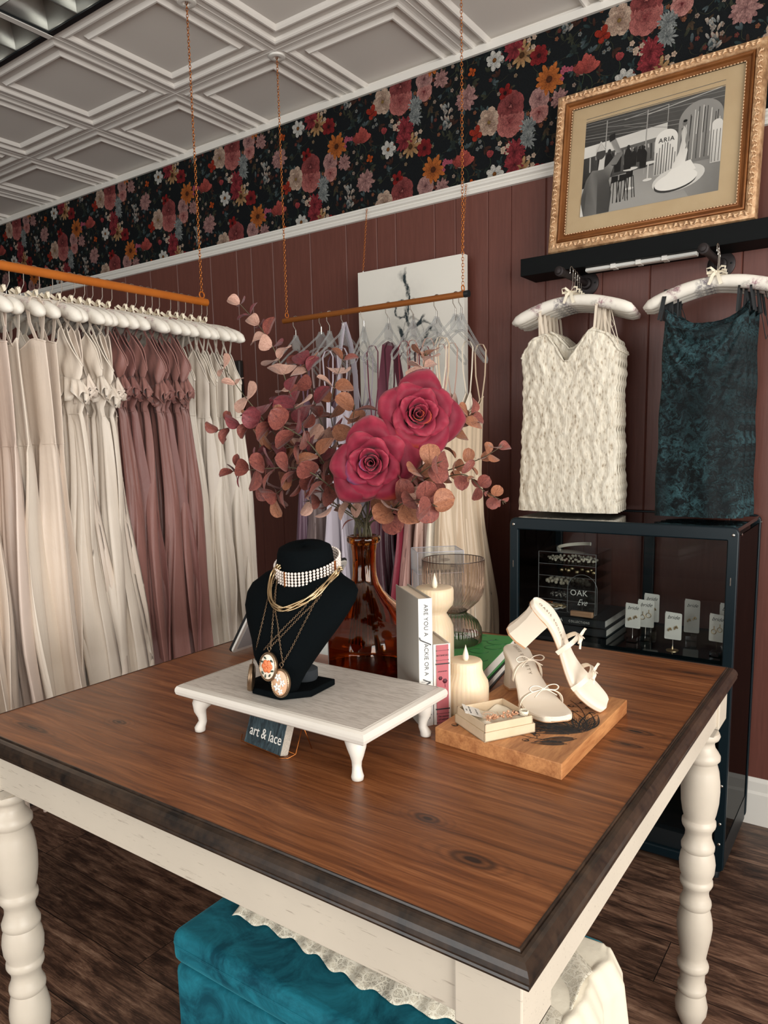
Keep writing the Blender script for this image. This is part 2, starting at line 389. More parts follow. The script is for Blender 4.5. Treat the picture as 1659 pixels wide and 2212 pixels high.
# ---------------------------------------------------------------- wallpaper band
def wallpaper():
    r=random.Random(3); mb=MB(); Y0=YW-.0012
    mb.add([V(XL,YW-.0004,2.505),V(XR,YW-.0004,2.505),V(XR,YW-.0004,ZC),V(XL,YW-.0004,ZC)],[(0,1,2,3)],0,(.0075,.0105,.0125))
    def lin(c): return srgb(*c)[:3]
    def mixc(a,b,t): return tuple(x+(y-x)*t for x,y in zip(a,b))
    cell=[] # primitives: list of (verts2d, colors, faces, layer)
    def petal(cx,cz,ang,L,W,cb,ct,layer,tipw=.5,wav=0.0,n=9):
        vs=[];cs=[]; base=(cx,cz)
        ca,sa=math.cos(ang),math.sin(ang)
        def put(u,w,c): vs.append((cx+u*ca-w*sa,cz+u*sa+w*ca)); cs.append(c)
        put(0,0,cb); mid=mixc(cb,ct,.45)
        put(L*.55,0,mixc(mid,ct,.4))
        for i in range(n):
            s=i/(n-1)*2-1 # -1..1 around outline
            a=s*PI*.86
            u=L*(.5+.5*math.cos(a)); w=W*.5*math.sin(a)*(1+.25*math.cos(a)*(tipw))
            u*=1+wav*math.sin(5*a+cx*99)
            tt=min(1,max(0,u/L)); put(u,w,mixc(mixc(cb,ct,tt),tuple(q*.55 for q in ct),abs(math.sin(a))*.35+r.random()*.12))
        fs=[(1,2+i,3+i) for i in range(n-1)]+[(0,2,1),(0,1,n+1)]
        cell.append((vs,cs,fs,layer))
    def disc(cx,cz,rr,c,layer,n=8):
        vs=[(cx,cz)]+[(cx+rr*math.cos(2*PI*i/n),cz+rr*math.sin(2*PI*i/n)) for i in range(n)]
        cell.append((vs,[c]+[mixc(c,(0,0,0),.35)]*n,[(0,1+i,1+(i+1)%n) for i in range(n)],layer))
    def stem(p,q,w,c,bend=.2,layer=1):
        n=6; dx,dz=q[0]-p[0],q[1]-p[1]; L=math.hypot(dx,dz); nx,nz=-dz/L,dx/L; vs=[];cs=[]
        for i in range(n+1):
            s=i/n; b=bend*L*math.sin(PI*s)
            x=p[0]+dx*s+nx*b; z=p[1]+dz*s+nz*b; ww=w*(1-.6*s)
            vs+=[(x-nx*ww,z-nz*ww),(x+nx*ww,z+nz*ww)]; cs+=[c,mixc(c,(0,0,0),.4)]
        cell.append((vs,cs,[(2*i,2*i+1,2*i+3,2*i+2) for i in range(n)],layer))
    def leaf(x,z,a,L,c,layer=2):
        petal(x,z,a,L,L*.38,mixc(c,(0,0,0),.6),c,layer,.1); 
    def rose(x,z,R,c,cd,layer=6):
        disc(x,z,R*.5,mixc(cd,(0,0,0),.3),layer-1)
        for k,(rr,n) in enumerate(((1,7),(.8,6),(.6,5),(.42,4),(.26,3))):
            o=r.random()*6
            for i in range(n):
                a=o+2*PI*i/n
                petal(x+math.cos(a)*R*rr*.28,z+math.sin(a)*R*rr*.28,a+r.uniform(-.25,.25),R*rr*.82,R*rr*1.15,mixc(cd,(0,0,0),.05),mixc(c,cd,.10*k+r.random()*.15),layer+k,-.2)
    def peony(x,z,R,c,cd,layer=6,nr=5,wn=12,w=.34):
        for k in range(nr):
            rr=1-k*.17
            for i in range(wn):
                a=2*PI*i/wn+r.uniform(-.25,.25)+k
                petal(x,z,a,R*rr*r.uniform(.85,1.08),R*rr*w,mixc(cd,(0,0,0),.3),mixc(c,cd,r.random()*.6),layer+k,.5)
    def daisy(x,z,R,c,cd,n=7,layer=7,cc=(140,90,40),w=.55):
        for i in range(n): petal(x,z,2*PI*i/n+r.uniform(-.15,.15),R*r.uniform(.8,1.1),R*w,cd,c,layer+(i%2),.6)
        disc(x,z,R*.22,lin(cc),layer+3)
    def tulip(x,z,R,a,c,cd,layer=7):
        for da in (-.55,.55,-.25,.25,0): petal(x,z,a+da,R*r.uniform(.9,1.15),R*.5,mixc(cd,c,.3),mixc(c,cd,r.random()*.4),layer,.2); layer+=0
        stem((x,z),(x-math.cos(a)*R*1.5,z-math.sin(a)*R*1.5),.0014,lin((78,96,70)),.2)
    def butterfly(x,z,R,a,c):
        for da,L in ((.6,1),(-.6,1),(2.2,.7),(-2.2,.7)): petal(x,z,a+da+PI/2,R*L,R*.62,mixc(c,(0,0,0),.4),c,9,.8)
        stem((x-.4*R*math.cos(a),z-.4*R*math.sin(a)),(x+.4*R*math.cos(a),z+.4*R*math.sin(a)),.0012,(.01,.008,.008),0,11)
    creamc,creamd=lin((226,200,176)),lin((150,116,100)); pink,pinkd=lin((206,128,120)),lin((128,52,56)); red,redd=lin((152,40,42)),lin((70,16,22))
    grey,greyd=lin((178,184,180)),lin((78,88,92)); org,orgd=lin((212,122,56)),lin((112,52,24)); ppk,ppd=lin((206,160,152)),lin((120,78,80)); blue,blued=lin((128,150,158)),lin((50,66,76))
    W=lambda px,py:(lambda q:(q.x,q.z))(ony(px,py,YW))
    sc=.0021
    L=[]
    # foliage filler first
    AX,AZ=.525,.43
    for i in range(150):
        x,z=r.random()*AX-1.7,r.random()*AZ+2.55; a=r.random()*6.28
        c=lin(r.choice([(52,72,74),(66,84,84),(70,74,58),(48,60,56),(92,108,112),(80,50,40),(90,74,56)]))
        n=r.choice([1,2,3])
        for j in range(n): leaf(x,z,a+j*.7-.5,r.uniform(.016,.034),c,2)
        if r.random()<.6: stem((x,z),(x-math.cos(a)*.05,z-math.sin(a)*.05),.0009,lin((84,88,66)),r.uniform(-.4,.4),1)
    for i in range(60):
        x,z=r.random()*AX-1.7,r.random()*AZ+2.55
        c=lin(r.choice([(150,130,104),(170,150,136),(120,60,56),(132,138,136),(150,96,70)]))
        for j in range(5): 
            a=j*1.256; petal(x,z,a,.0085,.007,mixc(c,(0,0,0),.5),c,4)
        disc(x,z,.002,lin((150,110,60)),5,5)
    F=[(1057,265,'poppy',30),(1102,262,'rose',31),(1069,131,'daisyw',23),(1187,172,'orange',33),(1128,120,'lily',30),(1165,121,'red',22),(1262,158,'tulipr',34),(1092,202,'orchid',19),(1165,243,'prose',20),(1209,214,'peonyp',22),(1140,302,'chry',22),(962,257,'spiky',30),(1008,213,'peonyp',28),(957,152,'peonyc',25),(917,172,'dusty',20),(866,188,'roseD',27),(1030,292,'bfly',20),(1022,157,'bflyo',12),(1058,341,'bud',14),(1112,356,'carn',28),(875,278,'carn',26),(898,228,'chry',20),(1090,318,'small',13),(1226,155,'small2',14),(1150,228,'cr',10),(990,120,'carn2',18),(1330,155,'bud2',17),(1040,360,'greyo',22),(900,300,'cr',12)]
    ux=None
    seen=[]
    for (px,py,k,R) in F:
        x,z=W(px,py); 
        kk=((x+1.7)/AX); 
        # reduce modulo lattice v1=(1.05,0), v2=(.525,.215)
        j=round((z-2.735)/.43); z-=.43*j
        i=math.floor((x+1.7)/.525); x-=.525*i; z-=.215*(i%2)
        if z<2.52: z+=.43
        if any(abs(a-x)<.04 and abs(b-z)<.04 for a,b in seen): continue
        seen.append((x,z)); d=ony(px,py,YW); R=R*(d-V(0,0,CAMH)).dot(fw)/1579.7
        if k=='poppy': peony(x,z,R,creamc,creamd,nr=3,wn=9,w=.75); disc(x,z,R*.14,lin((150,120,70)),12)
        elif k=='rose': rose(x,z,R,pink,pinkd)
        elif k=='roseD': rose(x,z,R,lin((168,86,84)),redd)
        elif k=='prose': rose(x,z,R,lin((222,160,150)),pinkd)
        elif k=='dusty': rose(x,z,R,ppk,ppd)
        elif k=='daisyw': daisy(x,z,R,lin((226,224,214)),grey,7)
        elif k=='orange': daisy(x,z,R,org,orgd,13,w=.34,cc=(90,48,24))
        elif k=='lily': daisy(x,z,R,lin((206,168,118)),orgd,9,w=.3,cc=(90,60,30))
        elif k=='red': daisy(x,z,R,red,redd,7,w=.7,cc=(60,20,20))
        elif k=='tulipr': tulip(x,z,R,.9,lin((206,100,90)),redd); tulip(x,z,R*.8,2.0,lin((196,90,80)),redd)
        elif k=='orchid': daisy(x,z,R,lin((160,36,32)),redd,5,w=.6,cc=(40,10,10))
        elif k=='peonyp': peony(x,z,R,ppk,ppd)
        elif k=='peonyc': peony(x,z,R,creamc,creamd,wn=14,w=.26)
        elif k=='chry': peony(x,z,R,grey,greyd,wn=15,w=.2)
        elif k=='spiky': 
            for s in range(22): petal(x+r.uniform(-.4,.4)*R,z+r.uniform(-.9,.8)*R,r.uniform(.6,2.5),R*.42,R*.16,greyd,mixc(grey,creamc,r.random()),7+s%3,.3)
        elif k=='bfly': butterfly(x,z,R,.4,lin((172,54,36)))
        elif k=='bflyo': butterfly(x,z,R,1.2,lin((206,92,36)))
        elif k=='bud': tulip(x,z,R,1.4,lin((196,84,86)),redd)
        elif k=='bud2': tulip(x,z,R,1.2,lin((214,96,74)),redd)
        elif k=='carn': peony(x,z,R,lin((176,66,74)),redd,wn=14,w=.26,nr=4)
        elif k=='carn2': peony(x,z,R,lin((150,56,54)),redd,wn=8,w=.3,nr=3)
        elif k=='greyo': daisy(x,z,R,blue,blued,6,w=.4,cc=(40,50,60))
        else:
            for s in range(6):
                xx,zz=x+r.uniform(-1,1)*R,z+r.uniform(-1,1)*R; c=creamc if k!='small2' else lin((200,100,120))
                for j in range(5): petal(xx,zz,j*1.256,R*.42,R*.36,mixc(c,(0,0,0),.45),c,6,.5)
    cell.sort(key=lambda q:q[3])
    for i in range(-8,7):
        for j in (-2,-1,0,1):
            ox=i*AX; oz=.215*(i%2)+j*AZ
            for rk,(vs,cs,fs,ly) in enumerate(cell):
                zs=[z for _,z in vs]
                if max(zs)+oz<2.512 or min(zs)+oz>ZC-.028: continue
                if vs[0][0]+ox<XL+.05 or vs[0][0]+ox>.25: continue
                y=Y0-rk*1.7e-6-((i*3+j)%5)*3.3e-7
                mb.add([V(x+ox,y,min(ZC-.0285,max(2.5125,z+oz))) for x,z in vs],fs,0,[(c[0],c[1],c[2]) for c in cs])
    t=NT('dark_floral_wallpaper'); a=t.new('VertexColor',layer_name='Col').outputs[0]
    n=t.noise(t.coord(kind='World'),260,4,.7); c=t.mix(1,a,t.ramp(n,[(.3,(.22,.22,.23,1)),(.7,(.84,.81,.80,1))]),'MULTIPLY')
    t.P(Base_Color=c,Roughness=.7); t.b.inputs['Specular IOR Level'].default_value=.15
    struct(mb,'trim_4',t.m,smooth=False)
wallpaper()
# ---------------------------------------------------------------- light
def area(name,loc,tgt,sx,sy,pw,col):
    l=bpy.data.lights.new(name,'AREA'); l.shape='RECTANGLE'; l.size=sx; l.size_y=sy; l.energy=pw; l.color=col
    o=bpy.data.objects.new(name,l); COL.objects.link(o); o.location=loc
    o.rotation_euler=(Vector(tgt)-Vector(loc)).to_track_quat('-Z','Y').to_euler(); return o
# room shell behind and beside the camera, with the two shop windows the daylight comes through
def holed(name,ax,c,a0,a1,h0,h1,mat,t_=.1):
    mb=MB(); lo,hi=((XL,XR) if ax=='y' else (-3.2,YW))
    def bx(p,q,z0,z1):
        if q-p<=0 or z1-z0<=0: return
        if ax=='y': mb.box((p,c-t_,z0),(q,c,z1))
        else: mb.box((c,p,z0),(c+t_,q,z1))
    bx(lo,a0,0,ZC);bx(a1,hi,0,ZC);bx(a0,a1,0,h0);bx(a0,a1,h1,ZC); return struct(mb,name,mat,smooth=False)
wm_=simple('warm_grey_wall',(120,104,96),.7)
holed('wall_right','x',XR,-1.9,1.7,.55,2.8,wm_); holed('wall_front','y',-3.2,-3.3,.9,.5,2.75,wm_)
area('window_light',(XR+.25,-.1,1.7),(-1.2,1.5,3.0),3.5,2.2,205,(1,.965,.91))
area('shopfront_light',(-1.2,-3.45,1.7),(-1.3,2.5,4.6),4.1,2.2,108,(1,.97,.93))
w=bpy.data.worlds.new('world'); S.world=w; w.use_nodes=True; w.node_tree.nodes['Background'].inputs[0].default_value=(.75,.9,1,1); w.node_tree.nodes['Background'].inputs[1].default_value=1.0
S.view_settings.view_transform='Standard'; S.view_settings.look='None'; S.view_settings.gamma=1; S.view_settings.exposure=0; S.view_settings.use_curve_mapping=False
# ---------------------------------------------------------------- display table
TX0_,TX1_,TY0_,TY1_=-1.505,-.278,.638,1.822
th=thing('display_table','square counter height table with brown wood top, dark moulded edge and cream turned legs','table',(0,0,0))
i_=.020
MB().box((TX0_+i_,TY0_+i_,.884),(TX1_-i_,TY1_-i_,TZ)).build('tabletop',M['table'],th,smooth=False)
def border(mb,x0,x1,y0,y1,prof,m=0):
    """prof: (inset from outer, z) swept round a rectangle"""
    prev=None
    for d,z in prof:
        ring=[V(x0+d,y0+d,z),V(x1-d,y0+d,z),V(x1-d,y1-d,z),V(x0+d,y1-d,z)]
        if prev is not None: mb.add(prev+ring,[(0,1,5,4),(1,2,6,5),(2,3,7,6),(3,0,4,7)],m)
        prev=ring
    return mb
pf=[(.0215,.900),(.0215,TZ+.001),(.0198,TZ+.0008),(.0185,TZ-.0022),(.0165,TZ-.0012),(.013,TZ-.0018),(.009,TZ-.0040),(.0045,TZ-.0085),(.0015,TZ-.014),(0,TZ-.0195),(.0005,TZ-.0215),(.002,TZ-.0235),(.0008,TZ-.026),(.0015,TZ-.029),(.004,TZ-.031),(.05,TZ-.031)]
border(MB(),TX0_,TX1_,TY0_,TY1_,list(reversed(pf))).build('edge_moulding',M['edge'],th,ang=60)
AB=.792
ap=MB(); bx0,bx1,by0,by1=TX0_+.018,TX1_-.018,TY0_+.022,TY1_-.018; B=.084
ap.box((bx0+B,by0+.006,AB),(bx1-B,by0+.026,.879)).build('apron',M['cream'],th,smooth=False,bevel=.001)
MB().box((bx0+B,by1-.026,AB),(bx1-B,by1-.006,.879)).build('apron',M['cream'],th,smooth=False,bevel=.001)
MB().box((bx0+.006,by0+B,AB),(bx0+.026,by1-B,.879)).build('apron',M['cream'],th,smooth=False,bevel=.001)
MB().box((bx1-.026,by0+B,AB),(bx1-.006,by1-B,.879)).build('apron',M['cream'],th,smooth=False,bevel=.001)
lp=[(.030,.762),(.036,.760),(.039,.752),(.036,.744),(.029,.740),(.027,.732),(.029,.722),(.036,.712),(.041,.703),(.041,.694),(.036,.688),(.034,.685),
(.0395,.665),(.0425,.640),(.0435,.615),(.042,.585),(.038,.560),(.034,.545),(.0345,.541),(.038,.538),(.0385,.530),(.037,.524),(.031,.514),(.0295,.505),(.0305,.494),(.035,.482),(.038,.475),(.0375,.466),(.034,.462),
(.0385,.448),(.041,.430),(.0395,.408),(.034,.392),(.0345,.388),(.037,.385),(.0375,.377),(.0355,.372),(.030,.362),(.029,.352),(.031,.342),(.0355,.332),(.0365,.325),(.0355,.318),(.032,.314),
(.036,.300),(.040,.280),(.041,.262),(.038,.235),(.033,.205),(.030,.186),(.0295,.176),(.034,.168),(.037,.160),(.036,.152),(.031,.148),(.029,.144),(.0285,.110),(.033,.104),(.0345,.097),(.033,.090),(.030,.086),(.034,.07),(.038,.05),(.036,.03),(.028,.012),(.024,.0)]
lp=list(reversed(lp))
for (lx,ly) in ((bx0+B/2,by0+B/2),(bx1-B/2,by0+B/2),(bx0+B/2,by1-B/2),(bx1-B/2,by1-B/2)):
    e=MB().lathe(lp,40,c=(lx,ly,0))
    e.build('leg',M['creamv'],th,ang=50)
    q=MB(); h=B/2; q.box((lx-h,ly-h,.785),(lx+h,ly+h,.879))
    q.add([V(lx+sx*h,ly+sy*h,.785) for sx,sy in((-1,-1),(1,-1),(1,1),(-1,1))]+[V(lx+sx*.03,ly+sy*.03,.760) for sx,sy in((-1,-1),(1,-1),(1,1),(-1,1))],[(0,4,5,1),(1,5,6,2),(2,6,7,3),(3,7,4,0),(4,7,6,5)])
    q.build('leg_block',M['cream'],th,smooth=False,bevel=.002)
# ---------------------------------------------------------------- ottoman
OX0,OX1,OY0,OY1,OZ=-1.187,-.412,.874,1.345,.45
ot=thing('ottoman','teal velvet storage ottoman under the display table','ottoman',(0,0,0))
M['tealv']=velvet('teal_velvet',(2,66,82),(34,128,146),9,.7,.5,(90,190,210))
o=MB().box((OX0,OY0,.376),(OX1,OY1,OZ)).build('lid',M['tealv'],ot,bevel=.022,seg=4)
o=MB().box((OX0+.004,OY0+.004,.02),(OX1-.004,OY1-.004,.371)).build('body',M['tealv'],ot,bevel=.015,seg=3)
pp=MB(); 
for z in (OZ-.028,OZ-.031): pp.tube([(OX0+.022,OY0,z),(OX1-.022,OY0,z),(OX1-.0065,OY0+.0065,z),(OX1,OY0+.022,z),(OX1,OY1-.022,z),(OX1-.022,OY1,z),(OX0+.022,OY1,z),(OX0,OY1-.022,z),(OX0,OY0+.022,z),(OX0+.0065,OY0+.0065,z)],.0016,6,closed=True)
pp.build('seam_piping',M['tealv'],ot)
# ---------------------------------------------------------------- rods and chains
def chain(name,label,p,q,mat,group=None,lw=.0042,ll=.0072,wr=.0011,medal=True,cat='chain'):
    p=Vector(p);q=Vector(q); th=thing(name,label,cat,p,0,group)
    d=q-p; n=max(4,int(d.length/(ll*1.45))); mb=MB(); st=d/n
    for i in range(n):
        c=st*(i+.5); a=i%2*PI/2+.5
        s=V(math.cos(a),math.sin(a),0); t_=st.normalized()
        pts=[c+t_*ll*math.sin(2*PI*k/10)+s*lw*math.cos(2*PI*k/10) for k in range(10)]
        mb.tube(pts,wr,5,closed=True)
    mb.build('links',mat,th,ang=180)
    if medal:
        m=MB(); m.lathe([(.0,-.001),(.012,-.001),(.014,-.007),(.022,-.009),(.033,-.006),(.036,.0)][::-1],28,c=(0,0,0)); 
        m.build('ceiling_rose',M['white'],th,ang=40)
        MB().tube([(0,0,-.004),(.004,0,-.011),(0,0,-.019),(-.004,0,-.012)],.0014,6,m=0).build('hook',M['silver'],th)
    return th
def ring(mb,c,r,w,ax='x',n=16,m=0):
    c=Vector(c); pts=[]
    for k in range(n):
        a=2*PI*k/n; pts.append(c+(V(0,math.cos(a)*r,math.sin(a)*r) if ax=='x' else V(math.cos(a)*r,0,math.sin(a)*r)))
    mb.tube(pts,w,6,closed=True,m=m)
RX,RZ1=-2.2,1.985; RY2,RZ2=2.439,1.972
t1=thing('hanging_rail','long orange copper rail hung on one chain, carrying the row of pale gowns','clothes rail',(RX,0,RZ1))
MB().tube([(0,.62,0),(0,1.985,0)],.0138,20).build('rail',M['rod'],t1)
q=MB(); ring(q,(0,1.963,.025),.0115,.0026); q.build('eye_ring',M['rod'],t1)
t2=thing('hanging_rail','short bronze rail on two chains, carrying clear hangers in front of the white canvas','clothes rail',(0,RY2,RZ2))
MB().tube([(-2.225,0,0),(-1.335,0,0)],.0112,20).build('rail',M['rod2'],t2)
MB().tube([(-1.336,0,0),(-1.318,0,0)],.0122,20).build('end_cap',M['black'],t2)
q=MB(); ring(q,(-2.205,0,.022),.010,.0022,'x'); q.build('eye_ring',M['rod'],t2)
q=MB(); ring(q,(-1.343,0,.022),.010,.0022,'x'); q.build('eye_ring',M['rod'],t2)
chain('rail_chain','copper chain at the left holding up the end of the long rail of gowns',(RX,1.967,ZC+.001),(RX,1.963,RZ1+.038),M['gold'],'chains of the hanging rails')
chain('rail_chain','copper chain holding the left end of the short bronze rail',(-2.204,RY2,ZC+.001),(-2.205,RY2,RZ2+.034),M['gold'],'chains of the hanging rails')
chain('rail_chain','copper chain holding the right end of the short bronze rail',(-1.343,RY2,ZC+.001),(-1.343,RY2,RZ2+.034),M['gold'],'chains of the hanging rails')
# ---------------------------------------------------------------- padded hanger
def floral_fabric():
    t=NT('floral_hanger_fabric'); p=t.coord(); v=t.new('TexVoronoi',{'Vector':p,'Scale':16}); d=v.outputs['Distance']
    n=t.noise(p,120,4,.7); f=t.math('ADD',d,t.math('MULTIPLY',n,.45))
    k=t.math('MULTIPLY',t.mr(t.noise(p,14,2,.4),.50,.60,0,1),t.mr(t.noise(p,90,4,.7),.42,.6,.1,.95)); hue=t.ramp(v.outputs['Color'],[(.35,srgb(150,96,112)),(.5,srgb(160,160,150)),(.7,srgb(120,110,120))])
    t.P(Base_Color=t.mix(k,srgb(236,230,218),hue),Roughness=.8); t.bump(t.noise(p,60,3),.4,.002); return t.m
M['floral']=floral_fabric()
def padded_hanger(hw=.2,body_z=-.088,rodr=.0138,seed=0,bow=True,label='',group=''):
    """origin at rod centre; body along x"""
    r=random.Random(seed); th=thing('padded_hanger',label,'hanger',(0,0,0),0,group)
    n=22; pts=[];rs=[]
    for i in range(n+1):
        s=-1+2*i/n; e=1-abs(s)**9; pts.append((s*hw,0,body_z-.014-.058*abs(s)**1.7)); rs.append(max(.004,.019+.004*abs(s))*max(.25,(1-abs(s)**10)**.5)*(1+.03*math.sin(9*s+seed)))
    MB().tube(pts,rs,14).build('padded_arm',M['floral'],th,ang=180)
    hk=[(0,0,body_z-.01),(0,0,body_z+.02),(0,rodr*.9,body_z+.045)]
    R=rodr+.0022
    for k in range(0,12): a=-.5+k/11*4.0; hk.append((0,R*math.cos(a),R*math.sin(a)))
    hk.append((0,-R-.003,-.012))
    MB().tube(hk,.0014,6).build('hook',M['silver'],th,ang=180)
    if bow:
        b=MB(); z=body_z+.014
        for sx in (-1,1):
            for sy in(1,):
                lp=[(0,-.012,z),(sx*.016,-.02,z+.014),(sx*.028,-.02,z+.012),(sx*.026,-.016,z-.002),(0,-.012,z)]
                b.ribbon(lp,(0,.007,.008),.0007)
            b.ribbon([(0,-.013,z),(sx*.008,-.024,z-.012),(sx*.018,-.027,z-.034-.01*r.random())],(sx*.004,.002,.009),.0007)
        b.ball((0,-.013,z),.005,8)
        b.build('ribbon_bow',M['ivory'],th)
    return th
# ---------------------------------------------------------------- gowns
def gown(label,mat,Wt=.165,Ww=.150,Wb=.20,zt=-.21,zw=-.50,zb=-1.58,T=.022,seed=0,style='straight',group='',strapz=-.10,strapw=.010,folds=7,ruff=False,name='long_gown'):
    r=random.Random(seed); th=thing(name,label,'gown',(0,0,0),0,group)
    ph=[r.uniform(0,6.28) for _ in range(8)]; dr=[r.uniform(-1.5,1.5) for _ in range(8)]
    def topz(xn):
        a=abs(xn)
        if style=='straight': return zt-.012*(1-a*a)+.01*math.cos(7*xn+ph[0])
        if style=='v': return zt+.02-(.13*max(0,1-a/.62) if a<.62 else .12*((a-.62)/.38)**1.2)
        if style=='cowl': return zt-.07*(1-a*a)
        if style=='sweet': return zt-.012-(.075*max(0,1-a/.35)**1.0)+(-.05*max(0,(a-.75)/.25)) + .012*math.cos(a*9)
    def fn(u,v):
        w=2*PI*u; c,s=math.cos(w),math.sin(w); xn=c
        zz=topz(xn); z=zz+(zb+.012*math.sin(5*w+ph[1])-zz)*v
        # width profile
        if z>zw: k=(zt-z)/(zt-zw); k=max(0,min(1,k)); W=Wt+(Ww-Wt)*k; A=.002+.003*k
        else: k=(zw-z)/(zw-zb); W=Ww+(Wb-Ww)*(k**.7); A=.008+.030*min(1,k*1.8)
        x=W*xn*(1+.02*math.sin(3*z*4+ph[2]))
        Ts=T*(1+.6*(1 if z<zw else 0)*min(1,(zw-z)*3 if z<zw else 0))
        y=Ts*s*(1-.25*abs(xn)**3)
        y+=A*math.sin(folds*xn*2.1+ph[3]+dr[0]*z)*(.7+.3*s)+A*.5*math.sin(folds*xn*4.3+ph[4]+dr[1]*z*2)
        if z<zw: y+=A*.26*math.sin(folds*xn*9.1+ph[1]+dr[3]*z*3)+A*.14*math.sin(folds*xn*15.7+ph[0]+dr[4]*z*2)
        y+=.010*math.sin(2.1*z*3+ph[5])*min(1,max(0,(zt-z)*2))
        # edge pleats: the side silhouettes roll in and out
        x+=A*.55*math.sin(w*folds+ph[6]+dr[2]*z*2)
        if ruff and z>zw: 
            a=.006*math.sin(60*z+9*xn+ph[7])*(.5+.5*abs(xn)); y+=a; x+=a*.8
        return V(x,y,z)
    col=None
    b=MB().grid(fn,168,56,closeu=True); b.build('dress_body',mat,th,ang=180)
    # waist seam
    sm=MB(); N=60
    def on(u,z):
        lo,hi=0,1
        for _ in range(18):
            m=(lo+hi)/2
            if fn(u,m).z>z: lo=m
            else: hi=m
        return fn(u,lo)
    if style!='sweet' and style!='cowl':
        pts=[]
        for i in range(N):
            p=on(i/N,zw); pts.append(p+V(math.cos(2*PI*i/N)*.0008,math.sin(2*PI*i/N)*.0008,0))
        sm.tube(pts,.0011,5,closed=True); sm.build('waist_seam',mat,th,ang=180)
    # neckline roll
    pts=[fn(i/90,0) for i in range(90)]
    MB().tube(pts,.0022,6,closed=True).build('neckline_edge',mat,th,ang=180)
    for sx in (-1,1):
        un={'straight':.80,'v':.62,'cowl':.9,'sweet':.66}[style]; 
        a=math.acos(un*sx)/(2*PI); p1=fn(a,0); p2=fn(1-a,0); zt_=strapz-.045*abs(un*Wt/.2)**1.7-.02
        st=MB(); x=p1.x*.97; topx=max(-.18,min(.18,x*1.0))
        top=V(topx,0,zt_+.028)
        pts=[p1+V(0,0,-.004),V(x*.99,.020,(p1.z+zt_)/2),V(topx,.024,zt_+.004),V(topx,.012,zt_+.026),top,V(topx,-.012,zt_+.026),V(topx,-.024,zt_+.004),V(x*.99,-.020,(p2.z+zt_)/2),p2+V(0,0,-.004)]
        st.ribbon(pts,(strapw,0,0),.0012); st.build('strap',mat,th)
    if style=='v' and ruff:
        rf=MB()
        def rfn(u,v):
            w=2*PI*u; p=on(u,zt-.13+.0*u) ; a=.012*v*math.sin(26*w)+.004*math.sin(61*w)*v
            return p+V(math.cos(w)*(.004+.020*v),math.sin(w)*(.006+.012*v)+a,-.055*v+.018*math.sin(19*w)*v+.012*math.cos(2*w+ph[2]))
        rf.grid(rfn,150,5,closeu=True); rf.build('ruffle',mat,th,ang=180,solid=.001)
    return th
sat={}
for k,c in dict(blush=(232,216,200),pink=(228,208,194),ivory=(236,223,207),mauve=(152,106,98),mauve2=(138,92,86),cream=(230,219,204),pearl=(220,208,194)).items(): sat[k]=satin(k+'_satin',c)
hooksY=[.80,.87,.935,.99,1.045,1.10,1.155,1.208,1.252,1.303,1.345,1.377,1.421,1.455,1.485,1.52,1.557,1.619,1.652,1.69,1.720,1.751,1.801,1.834,1.868,1.903,1.945,1.972]
NP=3
protoH=[padded_hanger(seed=i,label='white padded floral hanger with ivory bow in the row on the long copper rail',group='padded hangers on the long copper rail') for i in range(NP)]
usedH=[False]*NP
protoG={}
def gset(k,n,**kw):
    protoG[k]=[]
    for i in range(n): protoG[k].append([None,dict(kw,seed=hash(k)%97*0+len(k)*7+i*13+ord(k[0]))])
glabel={'straight':'blush satin gown with straight neckline at the camera end of the rail','ruffle':'ivory satin gown with ruffled bodice between the blush gowns and the mauve gowns','mauve':'dusty mauve satin gown with ruffled bodice on the long copper rail','cream':'cream satin gown with plain V bodice at the far end of the copper rail'}
ggroup={k:{'straight':'blush gowns on the copper rail','ruffle':'ruffled ivory gowns on the copper rail','mauve':'mauve gowns on the copper rail','cream':'cream gowns on the copper rail'}[k] for k in glabel}
base=dict(straight=dict(zt=-.235,zw=-.53,style='straight',strapw=.016,Wt=.165,Ww=.168,Wb=.205,folds=4,T=.014),
 ruffle=dict(zt=-.20,zw=-.44,style='v',ruff=True,Wt=.17,Ww=.15,Wb=.205,folds=6,T=.011),
 mauve=dict(zt=-.19,zw=-.42,style='v',ruff=True,Wt=.17,Ww=.145,Wb=.2,folds=7,T=.011),
 cream=dict(zt=-.22,zw=-.44,style='v',Wt=.165,Ww=.155,Wb=.2,folds=7,T=.010,strapw=.007))
mats_=dict(straight=['blush','pink','ivory','blush'],ruffle=['ivory','blush','ivory'],mauve=['mauve','mauve2','mauve'],cream=['cream','pearl','cream'])
ORD='first second third fourth fifth sixth seventh eighth ninth tenth eleventh twelfth thirteenth fourteenth fifteenth sixteenth seventeenth eighteenth nineteenth twentieth twenty-first twenty-second twenty-third twenty-fourth twenty-fifth twenty-sixth twenty-seventh twenty-eighth twenty-ninth thirtieth'.split()
proto={}; cnt=dict.fromkeys(base,0)
